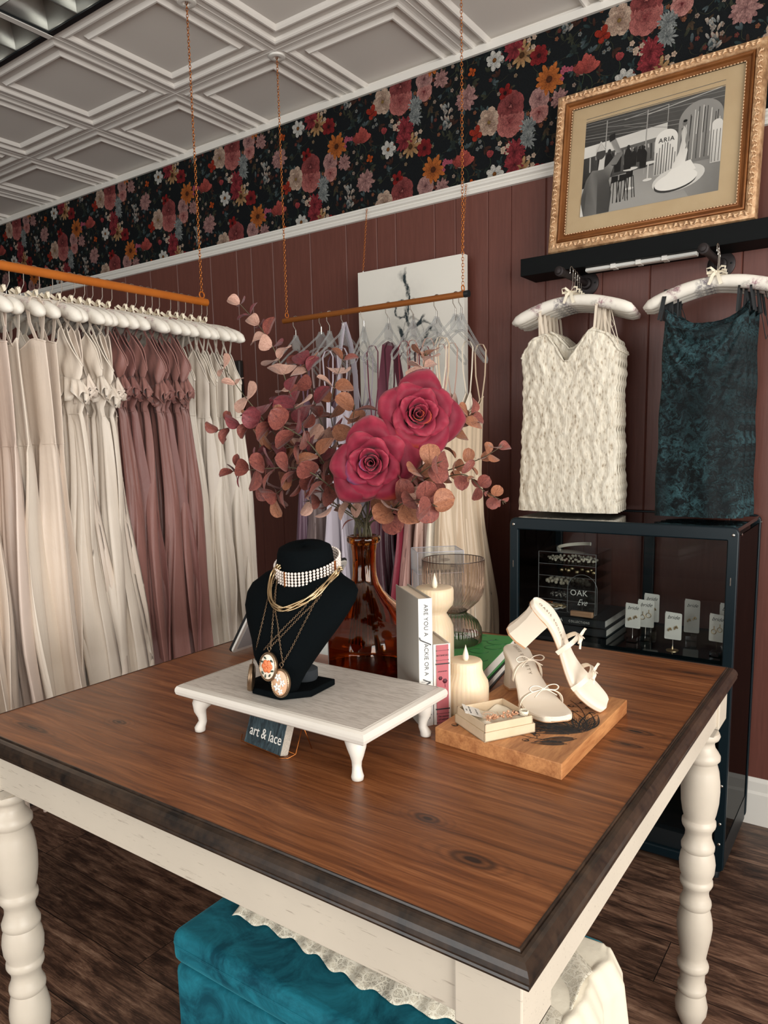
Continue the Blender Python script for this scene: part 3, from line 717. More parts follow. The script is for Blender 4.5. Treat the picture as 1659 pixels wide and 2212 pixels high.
for i,y in enumerate(hooksY):
    k='straight' if y<1.28 else 'ruffle' if y<1.47 else 'mauve' if y<1.735 else 'cream'
    rr=random.Random(i*5+1); rz=rr.uniform(-.10,.10); 
    j=i%NP
    if not usedH[j]: h=protoH[j]; usedH[j]=True; h.location=(RX,y,RZ1); h.rotation_euler=(0,0,rz)
    else: h=dup(protoH[j],(RX,y,RZ1),rz+ (PI if rr.random()<.5 else 0)*0)
    lab='first' 
    v=cnt[k]%len(mats_[k]); cnt[k]+=1
    key=(k,v)
    loc=(RX+.012+rr.uniform(-.006,.008),y,RZ1+rr.uniform(-.008,.008))
    if key not in proto:
        g=gown(glabel[k],sat[mats_[k][v]],seed=v*17+len(k),group=ggroup[k],**base[k]); proto[key]=g; g.location=loc; g.rotation_euler=(0,0,rz)
    else: g=dup(proto[key],loc,rz+rr.uniform(-.05,.05))
    ordn=len(hooksY)-1-i; on_=ORD[ordn]
    g['label']={'straight':'blush satin gown with straight neckline','ruffle':'ivory satin gown with ruffled bodice','mauve':'dusty mauve satin gown with ruffled bodice','cream':'cream satin gown with plain V bodice'}[k]+', '+on_+' from the chained rail end'
    h['label']='white padded floral hanger, '+on_+' from the chained end of the copper rail'
def clear_acrylic():
    t=NT('clear_acrylic'); out=t.n['Material Output']; tr=t.new('BsdfTransparent',{'Color':(.93,.94,.94,1)}); gl=t.new('BsdfGlossy',{'Roughness':.12}); df=t.new('BsdfTranslucent',{'Color':(.85,.86,.86,1)}); d2=t.new('BsdfDiffuse',{'Color':(.85,.86,.86,1)})
    m0=t.new('MixShader',{0:.5,1:df.outputs[0],2:d2.outputs[0]}); lw=t.new('LayerWeight',{'Blend':.3}).outputs['Facing']; m1=t.new('MixShader',{0:t.math('MULTIPLY_ADD',lw,.4,.10),1:tr.outputs[0],2:m0.outputs[0]}); m2=t.new('MixShader',{0:t.math('MULTIPLY_ADD',lw,.25,.03),1:m1.outputs[0],2:gl.outputs[0]}); t.t.links.new(m2.outputs[0],out.inputs[0]); return t.m
# ---------------------------------------------------------------- clear hangers and gowns on the short rail
M['acrylic']=clear_acrylic()
M['acryl2']=glass('solid_acrylic',(250,250,250),.0,1.45)
def clear_hanger(label,group):
    th=thing('clear_hanger',label,'hanger',(0,0,0),0,group); 
    # body in local xz plane
    b=MB()
    for s in (-1,1):
        pts=[(s*.004,0,-.072),(s*.022,0,-.088),(s*.07,0,-.125),(s*.13,0,-.168),(s*.185,0,-.20),(s*.198,0,-.215),(s*.193,0,-.228),(s*.178,0,-.226),(s*.12,0,-.188),(s*.06,0,-.150),(s*.02,0,-.130),(0,0,-.126)]
        b.tube(pts,.0042,8)
    b.prism([(-.012,-.066),(.012,-.066),(.03,-.096),(.028,-.128),(0,-.122),(-.028,-.128),(-.03,-.096)],-.003,.003,M=Matrix.Rotation(PI/2,4,'X'))
    b.build('acrylic_body',M['acrylic'],th)
    R=.0134; hk=[(0,0,-.09),(0,0,-.045),(0,.012,-.025)]
    for k in range(11): a=-.4+k/10*3.7; hk.append((0,R*math.cos(a),R*math.sin(a)))
    MB().tube(hk,.0017,6).build('hook',M['silver'],th,ang=180)
    MB().tube([(0,0,-.075),(0,0,-.045)],.003,8).build('ferrule',M['silver'],th)
    return th
ch=None
xs=[-2.157,-2.016,-1.971,-1.898,-1.794,-1.675,-1.559,-1.455,-1.374,-1.349]
hl=['clear acrylic hanger at the left end of the bronze rail','second clear hanger from the left on the bronze rail','third clear hanger from the left on the bronze rail','clear hanger with a pale lilac strap wound on it','empty clear hanger at the left edge of the white canvas','clear hanger draped with the wide plum halter strap','clear hanger right of the plum halter strap, in front of the canvas drawing','clear hanger over the dark lower smoke of the canvas drawing','last but one clear hanger towards the black rail end','clear hanger nearest the black end cap of the bronze rail']
for i,x in enumerate(xs):
    rz=PI/2+random.Random(i).uniform(-.25,.25)+(.5 if i==4 else 0)
    if ch is None: ch=clear_hanger(hl[i],'clear hangers on the bronze rail'); o=ch; o.location=(x,RY2,RZ2);o.rotation_euler=(0,0,rz)
    else: dup(ch,(x,RY2,RZ2),rz,hl[i])
gl=[(-2.035,(112,84,100),'v','plum grey satin gown, leftmost on the short bronze rail'),(-1.97,(150,130,128),'v','grey taupe satin gown second from the left on the bronze rail'),(-1.895,(196,186,196),'cowl','pale lilac satin gown on the bronze rail'),(-1.84,(190,180,190),'v','silvery lilac gown beside the canvas on the bronze rail'),
(-1.675,(98,44,60),'cowl','plum gown with the wide halter strap on the bronze rail'),(-1.60,(60,22,34),'v','very dark wine gown behind the vase'),(-1.555,(118,28,46),'v','burgundy satin gown on the bronze rail'),(-1.50,(186,144,134),'v','dusty rose gown to the right of the burgundy gown'),
(-1.44,(198,164,150),'v','blush pink gown third from the right end of the bronze rail'),(-1.38,(228,216,198),'v','ivory gown second from the right end of the bronze rail'),(-1.345,(206,184,158),'cowl','champagne satin gown nearest the black end cap of the rail')]
for i,(x,c,st,lab) in enumerate(gl):
    g=gown(lab,satin('satin_%d'%i,c),seed=40+i,style=st,Wt=.15,Ww=.14,Wb=.2,zt=(-.36 if x<-1.8 else -.44 if x<-1.45 else -.36),zw=-.66,zb=-1.56,T=.011,folds=6,group='gowns on the short bronze rail',strapz=-.15,strapw=.008)
    g.location=(x,RY2,RZ2); g.rotation_euler=(0,0,PI/2+random.Random(i+50).uniform(-.12,.12))
    if i==4:
        sb=MB(); sb.ribbon([(-.10,-.02,-.42),(-.075,-.014,-.30),(-.03,-.01,-.155),(0,-.012,-.148),(.03,-.01,-.155),(.07,-.014,-.30),(.10,-.02,-.42)],(.0,.03,.028),.0015); sb.build('halter_strap',g.children[0].data.materials[0],g)
    if i==2:
        sb=MB(); sb.ribbon([(0,0,-.04),(.03,-.01,-.12),(.06,-.012,-.25),(.07,-.01,-.40)],(.012,.03,0),.0015); sb.ribbon([(0,0,-.04),(-.02,.01,-.16),(-.05,.012,-.40)],(.006,.02,0),.0015); sb.build('halter_strap',g.children[0].data.materials[0],g)
# ---------------------------------------------------------------- black wall shelf
tag(MB().box((-1.255,2.74,2.070),(.55,YW,2.135)).build('wall_shelf',simple('black_stained_wood',(7,10,11),.6,spec=.15,var=.2,vs=6,aniso=(2,20,20)),smooth=False,bevel=.002),'thick black floating shelf under the gold picture frame','shelf')
lb=thing('under_shelf_light','slim white light bar fixed beneath the black shelf','light bar',(0,0,0))
MB().box((-1.005,2.765,2.056),(-.615,2.795,2.0695)).build('housing',M['white'],lb,bevel=.002)
MB().box((-1.003,2.759,2.058),(-.617,2.765,2.063)).build('diffuser_strip',simple('frosted_strip',(210,210,205),.3),lb,smooth=False)
for x in (-.90,-.81,-.72): MB().box((x-.009,2.757,2.054),(x+.009,2.797,2.0692)).build('clip',M['white'],lb,smooth=False)
# ---------------------------------------------------------------- gilt frame leaning on the shelf
W_,H_=.712,.585; tilt=math.atan2(.085,.575)
PF=Matrix.Translation((-.79,2.752,2.137))@Matrix.Rotation(-tilt,4,'X')   # local: x width, y depth, z height
fr=thing('picture_frame','ornate gilt frame holding a black and white fashion photograph, leaning above the black shelf','picture frame',(-.79,2.752,2.137)); fr.rotation_euler=(-tilt,0,0)
def gilt():
    t=NT('gilt'); p=t.coord(); n=t.noise(p,35,5,.7); t.P(Base_Color=t.ramp(n,[(.3,srgb(120,84,54)),(.5,srgb(186,144,104)),(.7,srgb(222,188,148))]),Roughness=.45,Metallic=.3); return t.m
M['gilt']=gilt(); M['giltdark']=simple('dark_gilt',(150,96,50),.4,.5,c2=(120,72,36),vs=8)
def rectsweep(mb,W,H,prof,m=0,seg=1,disp=None):
    """prof (inset, y). rectangle in local xz"""
    prev=None
    for d,y in prof:
        rg=[V(-W/2+d,y,d),V(W/2-d,y,d),V(W/2-d,y,H-d),V(-W/2+d,y,H-d)]
        if prev is not None: mb.add(prev+rg,[(0,1,5,4),(1,2,6,5),(2,3,7,6),(3,0,4,7)],m)
        prev=rg
rectsweep(mb:=MB(),W_,H_,[(0,.03),(0,.0),(.003,-.010),(.012,-.016),(.024,-.017),(.032,-.012),(.034,-.006)]); mb.build('outer_moulding',M['gilt'],fr,ang=50)
rectsweep(mb:=MB(),W_,H_,[(.034,-.006),(.036,-.012),(.040,-.014),(.044,-.011),(.048,-.004),(.056,.0),(.060,-.002),(.062,-.006)]); mb.build('inner_moulding',M['giltdark'],fr,ang=50)
# carved leaves on the outer moulding + bead rope on the inner lip
lf=MB()
def scroll(c,along,outw,s,flip):
    c=Vector(c); along=Vector(along); outw=Vector(outw); nrm=V(0,-1,0)
    for k,(a,L) in enumerate(((.5,1.),(.95,.72),(.1,.62))):
        d=along*math.cos(a)+outw*math.sin(a)*flip; w=along*(-math.sin(a))+outw*math.cos(a)*flip
        pts=[]
        for i in range(7):
            q=i/6; bend=.35*math.sin(q*PI)*s*L
            pts.append(c+d*(s*L*(q-.5)*1.6)+w*bend+nrm*(.0028*math.sin(q*PI)+.0004)+outw*flip*(k-1)*.004)
        lf.tube(pts,[.0006+.0022*math.sin(PI*min(1,(i+.6)/6.6)) for i in range(7)],6)
def side(p,q,outw):
    p=Vector(p);q=Vector(q); L=(q-p).length; n=int(L/.0165); al=(q-p).normalized()
    for i in range(n): scroll(p+al*(i+.5)*L/n,al,outw,.0105,1 if i%2 else -1)
m=.018; y=-.0165
side((-W_/2+m,y,m),(W_/2-m,y,m),(0,0,-1)); side((-W_/2+m,y,H_-m),(W_/2-m,y,H_-m),(0,0,1)); side((-W_/2+m,y,m+.02),(-W_/2+m,y,H_-m-.02),(-1,0,0)); side((W_/2-m,y,m+.02),(W_/2-m,y,H_-m-.02),(1,0,0))
lf.build('carved_leaves',simple('pale_gilt',(224,186,146),.45,.35,var=.15,vs=60),fr,ang=180)
bd=MB(); m=.0615
def beads(p,q):
    p=Vector(p);q=Vector(q); n=int((q-p).length/.0105); al=(q-p).normalized()
    for i in range(n):
        c=p+(q-p)*((i+.5)/n); bd.tube([c-al*.0042+V(0,0,.0),c+V(0,-.0012,0),c+al*.0042],[.0009,.0021,.0009],5)
beads((-W_/2+m,-.005,m),(W_/2-m,-.005,m));beads((-W_/2+m,-.005,H_-m),(W_/2-m,-.005,H_-m));beads((-W_/2+m,-.005,m),(-W_/2+m,-.005,H_-m));beads((W_/2-m,-.005,m),(W_/2-m,-.005,H_-m))
bd.build('bead_trim',bpy.data.materials['pale_gilt'],fr,ang=180)
mw,mh=W_/2-.062,H_-.124
MB().box((-W_/2+.06,.004,.06),(W_/2-.06,.008,H_-.06)).build('mat_board',simple('buff_mat_board',(202,178,140),.7,c2=(190,164,126),vs=6),fr,smooth=False)
# the photograph itself: print 0.50 x 0.36, drawn in greys
PW,PH=.475,.345; px0=-PW/2-.004; pz0=.062+(mh-PH)/2
ph=MB(); LY=[0]
def G(v): 
    c=srgb(v,v*.985,v*.95); return c[:3]
def poly(pts,c,lift=None):
    LY[0]+=1; y=.0038-.00002*LY[0]
    cs=[G(q) for q in c] if isinstance(c,list) else [G(c)]*len(pts)
    ph.add([V(px0+PW*a,y,pz0+PH*b) for a,b in pts],[tuple(range(len(pts)))],0,cs)
def arch(x0,x1,z0,z1,c,n=18):
    cx=(x0+x1)/2; r=(x1-x0)/2; rz=r*PW/PH*.9
    poly([(x0,z0),(x1,z0)]+[(cx+r*math.cos(PI*i/n),z1-rz+rz*math.sin(PI*i/n)) for i in range(n+1)],c)
def line(a,b,w,c):
    dx,dz=b[0]-a[0],(b[1]-a[1])*PH/PW; L=math.hypot(dx,dz); nx,nz=-dz/L*w/2,dx/L*w/2*PW/PH
    poly([(a[0]-nx,a[1]-nz),(b[0]-nx,b[1]-nz),(b[0]+nx,b[1]+nz),(a[0]+nx,a[1]+nz)],c)
poly([(0,0),(1,0),(1,1),(0,1)],[150,96,84,70])
poly([(.0,.0),(1,.0),(1,.36),(.0,.46)],[205,120,135,190])
poly([(0,.75),(1,.62),(1,1),(0,1)],[60,82,92,66])
for k in range(9): line((.0,.80+.03*k),(1,.66+.05*k),.004,[100,150,130,90][k%4])
poly([(0,.62),(.62,.66),(.62,.79),(0,.74)],[226,214,206,232])
poly([(0,.30),(.62,.36),(.62,.67),(0,.62)],[40,90,120,60])
for k in range(26):
    x=.05+.022*k; line((x,.62),(x+.004,.46+.06*(k%3)),.010,[190,60,150,30,210][k%5])
poly([(0,.0),(.8,.0),(.62,.40),(.2,.36),(.0,.25)],[170,160,140,165,175])
for x in (.165,.47): line((x,.32),(x+.002,.97),.008,165)
line((.3,.93),(.62,.97),.005,170);line((.62,.97),(.62,.80),.005,170);line((.17,.90),(.47,.84),.004,150);line((.47,.92),(.98,1.0),.006,190);line((.30,.86),(.62,.74),.003,140)
arch(.70,1.0,.33,.93,[130,120]+[150]*19); 
for k in range(10): x=.72+.028*k; line((x,.36),(x+.006,.62+.25*math.sin(.3+k*.27)),.005,[60,215][k%2])
for k in range(6): x=.735+.045*k; line((x,.60),(x+.006,.85-.03*abs(k-3)),.005,[215,50][k%2])
arch(.93,1.14 if False else 1.0,.28,.70,[190,200]+[225]*19)
for k in range(3): x=.94+.022*k; line((x,.29),(x+.003,.60),.004,70)
poly([(.0,.0)]*3,100)
arch(.54,.70,.27,.72,[170,215]+[236]*19)
for k in range(8): x=.555+.0185*k; line((x,.28),(x+.003,.42+.17*math.sin(.5+k*.33)),.006,[60,120][k%2])
line((.575,.62),(.585,.64),.002,90)
# glow round the round plinth, plinth, dress train
cx,cz=.72,.20
def ell(cx,cz,rx,rz,c,n=26,rot=0): poly([(cx+rx*math.cos(2*PI*i/n)*math.cos(rot)-rz*math.sin(2*PI*i/n)*math.sin(rot),cz+rx*math.cos(2*PI*i/n)*math.sin(rot)+rz*math.sin(2*PI*i/n)*math.cos(rot)) for i in range(n)],c)
ell(.72,.20,.185,.12,215,rot=.22); ell(.70,.165,.15,.085,60,rot=.2); ell(.705,.185,.15,.085,238,rot=.2)
poly([(.58,.18),(.84,.26),(.80,.36),(.70,.34)],238)
poly([(.665,.30),(.76,.33),(.775,.46),(.752,.56),(.765,.66),(.742,.70),(.722,.66),(.728,.57),(.715,.46)],[226,240,236,205,190,205,190,205,225])
line((.722,.67),(.708,.57),.012,150);line((.765,.67),(.775,.55),.012,140);line((.775,.56),(.76,.48),.010,150)
ell(.744,.735,.016,.028,120,12); ell(.745,.757,.015,.014,30,10)
# bar tables, stools, distant shoppers
for (x,z,h) in ((.37,.40,.20),(.50,.42,.17)):
    line((x,z),(x,z-h),.010,210); ell(x,z,.055,.016,220,16); ell(x,z-h,.034,.014,225,14)
for (x,z) in ((.25,.36),(.31,.36),(.36,.38)):
    poly([(x-.02,z),(x+.03,z),(x+.03,z-.06),(x-.02,z-.07)],30)
    for dx in (-.02,.0,.022,.034): line((x+dx,z-.05),(x+dx*1.6,z-.28),.005,28)
for (x,z,s) in ((.20,.60,1.2),(.27,.58,1.0),(.345,.60,1.1),(.39,.57,.8),(.46,.56,1.0),(.43,.58,.7)):
    poly([(x-.022*s,z-.18*s),(x+.024*s,z-.18*s),(x+.026*s,z-.03*s),(x+.01*s,z+.012*s),(x-.014*s,z+.012*s),(x-.028*s,z-.04*s)],34); ell(x,z+.03*s,.011*s,.02*s,45,10)
# foreground photographer seen from behind, arms raised
poly([(.0,.0),(.225,.0),(.235,.20),(.21,.33),(.24,.47),(.20,.50),(.15,.46),(.075,.47),(.03,.38),(.0,.20)],[90,70,55,80,150,140,110,130,105,80])
poly([(.03,.0),(.13,.0),(.12,.42),(.07,.44),(.04,.3)],[105,120,100,125,96])
poly([(.19,.49),(.26,.48),(.305,.58),(.29,.63),(.255,.59)],[140,125,130,120,120]); poly([(.255,.60),(.295,.60),(.235,.78),(.205,.79),(.20,.755)],[165,130,150,160,150]); poly([(.19,.80),(.235,.82),(.24,.75),(.20,.73)],40)
poly([(.12,.46),(.165,.46),(.17,.60),(.13,.62)],215)
ell(.135,.63,.036,.06,70,18); poly([(.10,.66),(.13,.74),(.17,.66)],205); line((.10,.68),(.13,.76),.006,220);line((.13,.76),(.168,.68),.006,220)
poly([(0,.0),(.025,.0),(.0,.14)],225)
ph.build('photograph',vcol('photo_print',.35),fr,smooth=False)
tm=text('ARIA',.022,simple('ink_black',(22,24,26),.5),Matrix.Translation((px0+PW*.622,.0008,pz0+PH*.612))@Matrix.Rotation(PI/2,4,'X'),'lettering',fr,ext=.0001,sp=1.15)
MB().box((-W_/2+.061,-.0012,.061),(W_/2-.061,.0,H_-.061)).build('glass_pane',thin_glass('picture_glass',(252,252,252),.35,.02),fr,smooth=False)
# ---------------------------------------------------------------- canvas drawing hung on two chains
CX0,CX1,CZ0,CZ1,CY=-2.088,-1.538,1.40,2.213,2.80
cv=thing('canvas_drawing','white canvas with a grey smoky charcoal drawing, hung on chains behind the short rail','picture',(0,0,0))
MB().box((CX0,CY+.001,CZ0),(CX1,CY+.036,CZ1)).build('canvas',simple('white_canvas',(226,222,212),.75,bump=.2,bs=700),cv,smooth=False,bevel=.002)
t=NT('charcoal_drawing'); p=t.coord(kind='World')
base_c=srgb(226,222,212); acc=None
warp=t.new('VectorMath',{0:t.noise(p,7,5,.65,out='Color'),1:(.5,.5,.5)},operation='SUBTRACT').outputs[0]
pw=t.new('VectorMath',{0:p,1:t.new('VectorMath',{0:warp,1:(.085,0,.085)},operation='MULTIPLY').outputs[0]},operation='ADD').outputs[0]
def blob(x,z,ax,az,rot,k,lo=.4):
    d=t.new('VectorMath',{0:pw,1:(x,0,z)},operation='SUBTRACT').outputs[0]
    d=t.new('VectorRotate',{'Vector':d,'Angle':rot},rotation_type='Y_AXIS').outputs[0]
    d=t.new('VectorMath',{0:d,1:(1/ax,0,1/az)},operation='MULTIPLY').outputs[0]
    L=t.new('VectorMath',{0:d},operation='LENGTH').outputs[1]; return t.mr(L,lo,1.0,k,0)
def ringb(x,z,ax,az,k,w=.16):
    d=t.new('VectorMath',{0:pw,1:(x,0,z)},operation='SUBTRACT').outputs[0]; d=t.new('VectorMath',{0:d,1:(1/ax,0,1/az)},operation='MULTIPLY').outputs[0]
    L=t.new('VectorMath',{0:d},operation='LENGTH').outputs[1]; return t.mr(t.math('ABSOLUTE',t.math('SUBTRACT',L,1)),0,w,k,0)
f=0.
for b in [blob(-1.820,2.135,.014,.075,.05,1),blob(-1.812,2.05,.010,.08,-.05,1),blob(-1.822,1.985,.012,.06,.2,.95),blob(-1.853,1.915,.014,.065,.45,.9),ringb(-1.849,2.03,.026,.034,.8,.3),blob(-1.835,2.165,.03,.03,0,.5,.2),blob(-1.77,1.955,.010,.06,-.9,.85),blob(-1.715,1.92,.010,.06,-1.2,.7),blob(-1.70,1.87,.08,.022,.25,.75,.2),blob(-1.74,1.885,.05,.015,.9,.8),ringb(-1.75,1.89,.075,.07,.7,.14),ringb(-1.71,1.87,.045,.045,.6,.2),ringb(-1.80,1.90,.05,.09,.5,.12),blob(-1.75,1.88,.12,.10,0,.35,.1),blob(-1.86,1.96,.10,.16,.3,.2,.05),blob(-1.82,2.06,.14,.14,0,.10,.05),blob(-1.80,1.76,.20,.14,0,.18,.1),ringb(-1.82,1.72,.10,.09,.35,.14),blob(-1.76,1.70,.06,.015,-.5,.6)]:
    f=t.math('MAXIMUM',f,b) if f!=0. else b
n=t.noise(p,34,5,.75); f=t.math('MULTIPLY',f,t.mr(n,.3,.6,.55,1.5),clamp=True)
t.P(Base_Color=t.mix(f,base_c,srgb(52,60,62)),Roughness=.8)
t.b.inputs['Specular IOR Level'].default_value=.1
MB().add([V(CX0+.001,CY,CZ0),V(CX1-.001,CY,CZ0),V(CX1-.001,CY,CZ1-.001),V(CX0+.001,CY,CZ1-.001)],[(0,1,2,3)]).build('drawing',t.m,cv,smooth=False)
for x in (CX0+.018,CX1-.018): MB().tube([(x,CY+.018,CZ1-.002),(x,CY+.018,CZ1+.006),(x+.004,CY+.018,CZ1+.010),(x,CY+.018,CZ1+.014)],.0018,6).build('screw_eye',M['silver'],cv)
chain('canvas_chain','thin copper chain at the left corner of the white canvas, hanging from the rail moulding',(CX0+.018,2.858,2.500),(CX0+.018,CY+.018,CZ1+.010),M['gold'],None,.0034,.0062,.001,False)
chain('canvas_chain','thin copper chain at the right corner of the white canvas, hanging from the rail moulding',(CX1-.018,2.858,2.500),(CX1-.018,CY+.018,CZ1+.010),M['gold'],None,.0034,.0062,.001,False)
# small dark mirror behind the far gowns
wm=thing('wall_mirror','small dark framed mirror on the wall just past the last cream gown','mirror',(0,0,0))
MB().box((-3.2,2.855,1.62),(-2.935,2.884,1.895)).build('frame',simple('dark_bronze_frame',(40,36,34),.4,bump=.5,bs=120),wm,smooth=False,bevel=.006)
MB().box((-3.17,2.851,1.65),(-2.965,2.856,1.865)).build('mirror_glass',simple('pale_mirror',(190,190,180),.1,.6),wm,smooth=False)
# ---------------------------------------------------------------- pipe hooks, hangers and short dresses
def pipe(x,lab):
    th=thing('pipe_hook',lab,'wall hook',(x,YW,2.036))
    MB().lathe([(.046,0),(.046,.006),(.042,.009),(.022,.010),(.020,.024),(.0165,.026)],32,M=Matrix.Rotation(PI/2,4,'X')).build('flange',M['pipe'],th)
    MB().tube([(0,-.02,0),(0,-.285,0)],.0125,20).build('pipe',M['pipe'],th)
    MB().lathe([(.0165,0),(.0172,.003),(.0165,.02),(.017,.024),(.011,.026),(.0105,.034),(.004,.036)],12,M=Matrix.Translation((0,-.268,0))@Matrix.Rotation(PI/2,4,'X')).build('end_cap',M['pipe'],th)
    q=MB()
    for a in (0,2.1,4.2): q.ball((.034*math.cos(a),-.010,.034*math.sin(a)),.0035,8)
    q.build('screws',M['black'],th)
pipe(-1.040,'dark iron pipe hook holding the ivory dresses'); pipe(-.558,'dark iron pipe hook holding the green velvet dress, at the right')
def ruched():
    t=NT('ruched_ivory'); p=t.coord((60,60,14)); n=t.noise(p,1.5,5,.7,1.6); v=t.new('TexVoronoi',{'Vector':t.coord((1,1,.55)),'Scale':85}).outputs['Distance']
    f=t.math('ADD',t.math('MULTIPLY',n,.8),t.math('MULTIPLY',v,.5)); t.P(Base_Color=t.ramp(f,[(.38,srgb(176,158,134)),(.55,srgb(232,222,202)),(.8,srgb(242,234,216))]),Roughness=.8); t.bump(f,.9,.008); return t.m
def shortdress(label,mat,style,seed,W0,W1,W2,zt,zb,group,cat='dress',rough=0.0,T=.022):
    th=thing('short_dress',label,cat,(0,0,0),0,group); r=random.Random(seed); ph=[r.uniform(0,6.28) for _ in range(6)]
    def topz(xn):
        a=abs(xn)
        if style=='sweet': return zt-.10*max(0,1-a/.38)**1.1+.012*math.sin(a*5)-.055*max(0,(a-.7)/.3)**1.5
        return zt-.055*(1-a**2.2)-.0
    def fn(u,v):
        w=2*PI*u; c,s=math.cos(w),math.sin(w); z0=topz(c)+(.03 if s>0 and style=='cowl' else 0)+(.05*max(0,1-abs(c)/.5) if s>0 and style=='sweet' else 0); z=z0+(zb-z0)*v
        k=(zt-z)/(zt-zb); W=(W0+(W1-W0)*min(1,k/.35)) if k<.35 else W1+(W2-W1)*(k-.35)/.65
        x=W*(abs(c)**.85*(1 if c>0 else -1)); y=T*s*(1+.6*k)
        if style=='sweet':
            e=.0022*math.sin(150*x+1.6*math.sin(38*z+ph[0]))+.0014*math.sin(140*z+90*x+ph[1]+5*math.sin(60*x))
            y+=e*(1 if s<0 else -1); x+=.0014*math.sin(170*z+ph[2])+.0016*math.sin(47*z)
            y+=.012*math.exp(-((abs(c)-.5)/.25)**2)*math.exp(-((k-.12)/.12)**2)*(-1 if s<0 else 0)
        else:
            # cowl drape: catenary folds under the neckline
            if s<0:
                d=k; q=d-.30*(1-c*c); y+=-.007*math.exp(-(d/.28)**2)*(1+math.sin(58*q))*(1-abs(c)**3)-.012*math.exp(-(d/.2)**2)*(1-c*c)
            y+=.006*math.sin(5*c+ph[0]+2*z)*min(1,k*2)+.003*math.sin(11*c+ph[1]+3*z)*k
            x+=.002*math.sin(30*z+ph[3])
        return V(x,y,z)
    MB().grid(fn,150,110,closeu=True).build('dress_body',mat,th,ang=180)
    pts=[fn(i/110,0) for i in range(110)]
    MB().tube(pts,[(.0045 if style=='sweet' else .0018)*(1+.3*math.sin(i*1.9)) for i in range(110)],6,closed=True).build('neckline_edge',mat,th,ang=180)
    return th,fn
def crushed():
    t=NT('crushed_green_velvet'); p=t.coord(); w=t.new('VectorMath',{0:p,1:t.new('VectorMath',{0:t.noise(p,9,4,.7,out='Color'),1:(.12,.12,.12)},operation='MULTIPLY').outputs[0]},operation='ADD').outputs[0]
    n=t.noise(w,26,5,.75,1.5); b=t.noise(p,5,2,.5); f=t.math('MULTIPLY',t.mr(n,.44,.66,0,1),t.mr(b,.40,.58,.25,1),clamp=True)
    t.P(Base_Color=t.mix(f,srgb(4,13,16),srgb(54,88,94)),Roughness=.6); t.b.inputs['Sheen Weight'].default_value=.04; t.b.inputs['Specular IOR Level'].default_value=.2; t.bump(n,.5,.006); return t.m
M['ruched']=ruched(); M['strapi']=simple('ivory_strap',(228,214,194),.5); M['blk']=simple('black_cord',(14,18,20),.6)
M['greenv']=crushed()
ys=[2.622,2.668,2.712,2.754,2.795]
h0=padded_hanger(hw=.228,rodr=.0125,seed=5,label='white padded hanger with cream bow, front of the ivory dresses',group='padded hangers on the iron pipe hooks')
d0,fn=shortdress('ivory ruched short dress with sweetheart neckline, front one on the left pipe hook',M['ruched'],'sweet',2,.185,.178,.193,-.225,-.862,'ivory ruched dresses on the left pipe hook')
def straps(th,mat,xs_,zt,w,n=1,seed=0,zh=-.135,loops=0):
    r=random.Random(seed)
    for sx in (-1,1):
        st=MB()
        for k in range(n):
            x0=sx*xs_+r.uniform(-.02,.02)*(n>1); x1=x0+r.uniform(-.02,.02)
            st.ribbon([(x1,.018,zt),(x0,.022,zh),(x0,.0,zh+.028),(x0,-.023,zh),(x1,-.016,zt)],(w,0,0),.0012)
        for k in range(loops):
            x0=sx*(xs_+r.uniform(0,.05)); L=r.uniform(.06,.16)
            st.tube([(x0,-.02,zh),(x0+.01,-.03,zh-L*.5),(x0+.024+.02*r.random(),-.028,zh-L),(x0+.034,-.024,zh-L*.85),(x0+.018,-.02,zh-L*.4),(x0+.004,-.02,zh)],.0014,5)
        st.build('strap',mat,th)
straps(d0,M['strapi'],.105,-.232,.009,1,1)
labs=['front','second','third','fourth','rearmost']
for i,y in enumerate(ys):
    if i==0: h0.location=(-1.003,y,2.036); d0.location=(-1.008,y,2.036)
    else:
        dup(h0,(-1.003-.008*i,y,2.036),.05*(i%2),'white padded hanger, %s of the five on the left pipe hook'%labs[i])
        d=dup(d0,(-1.008-.004*i,y,2.036),-.03*i,'ivory ruched short dress, %s of the five on the left pipe hook'%labs[i])
        if i==1: straps(d,M['strapi'],.115,-.25,.006,3,3,loops=2)
        if i==3: straps(d,M['strapi'],.10,-.25,.006,3,8,loops=1)
g0,fn=shortdress('dark green crushed velvet slip dress with draped neck, front one on the right pipe hook',M['greenv'],'cowl',6,.128,.132,.140,-.200,-.862,'green velvet dresses on the right pipe hook')
straps(g0,M['blk'],.118,-.205,.007,2,4)
for i,y in enumerate([2.625,2.68,2.735]):
    h=dup(h0,(-.520-.008*i,y,2.036),.03*i,'white padded hanger, %s of the three on the right pipe hook'%labs[i])
    if i==0: g0.location=(-.550,y,2.036)
    else:
        g=dup(g0,(-.545+.004*i,y,2.036),.04*i,'dark green velvet dress, %s of the three on the right pipe hook'%labs[i])
        straps(g,M['blk'],.12,-.20,.006,2,10+i,loops=2)
# ---------------------------------------------------------------- jewellery display cabinet
CBX0,CBX1,CBY0,CBY1,CBT=-1.146,-.385,2.42,2.862,1.166
cb=thing('display_cabinet','dark teal glass display cabinet full of jewellery, against the back wall','display cabinet',(0,0,0))
P_=.033
fr_=MB()
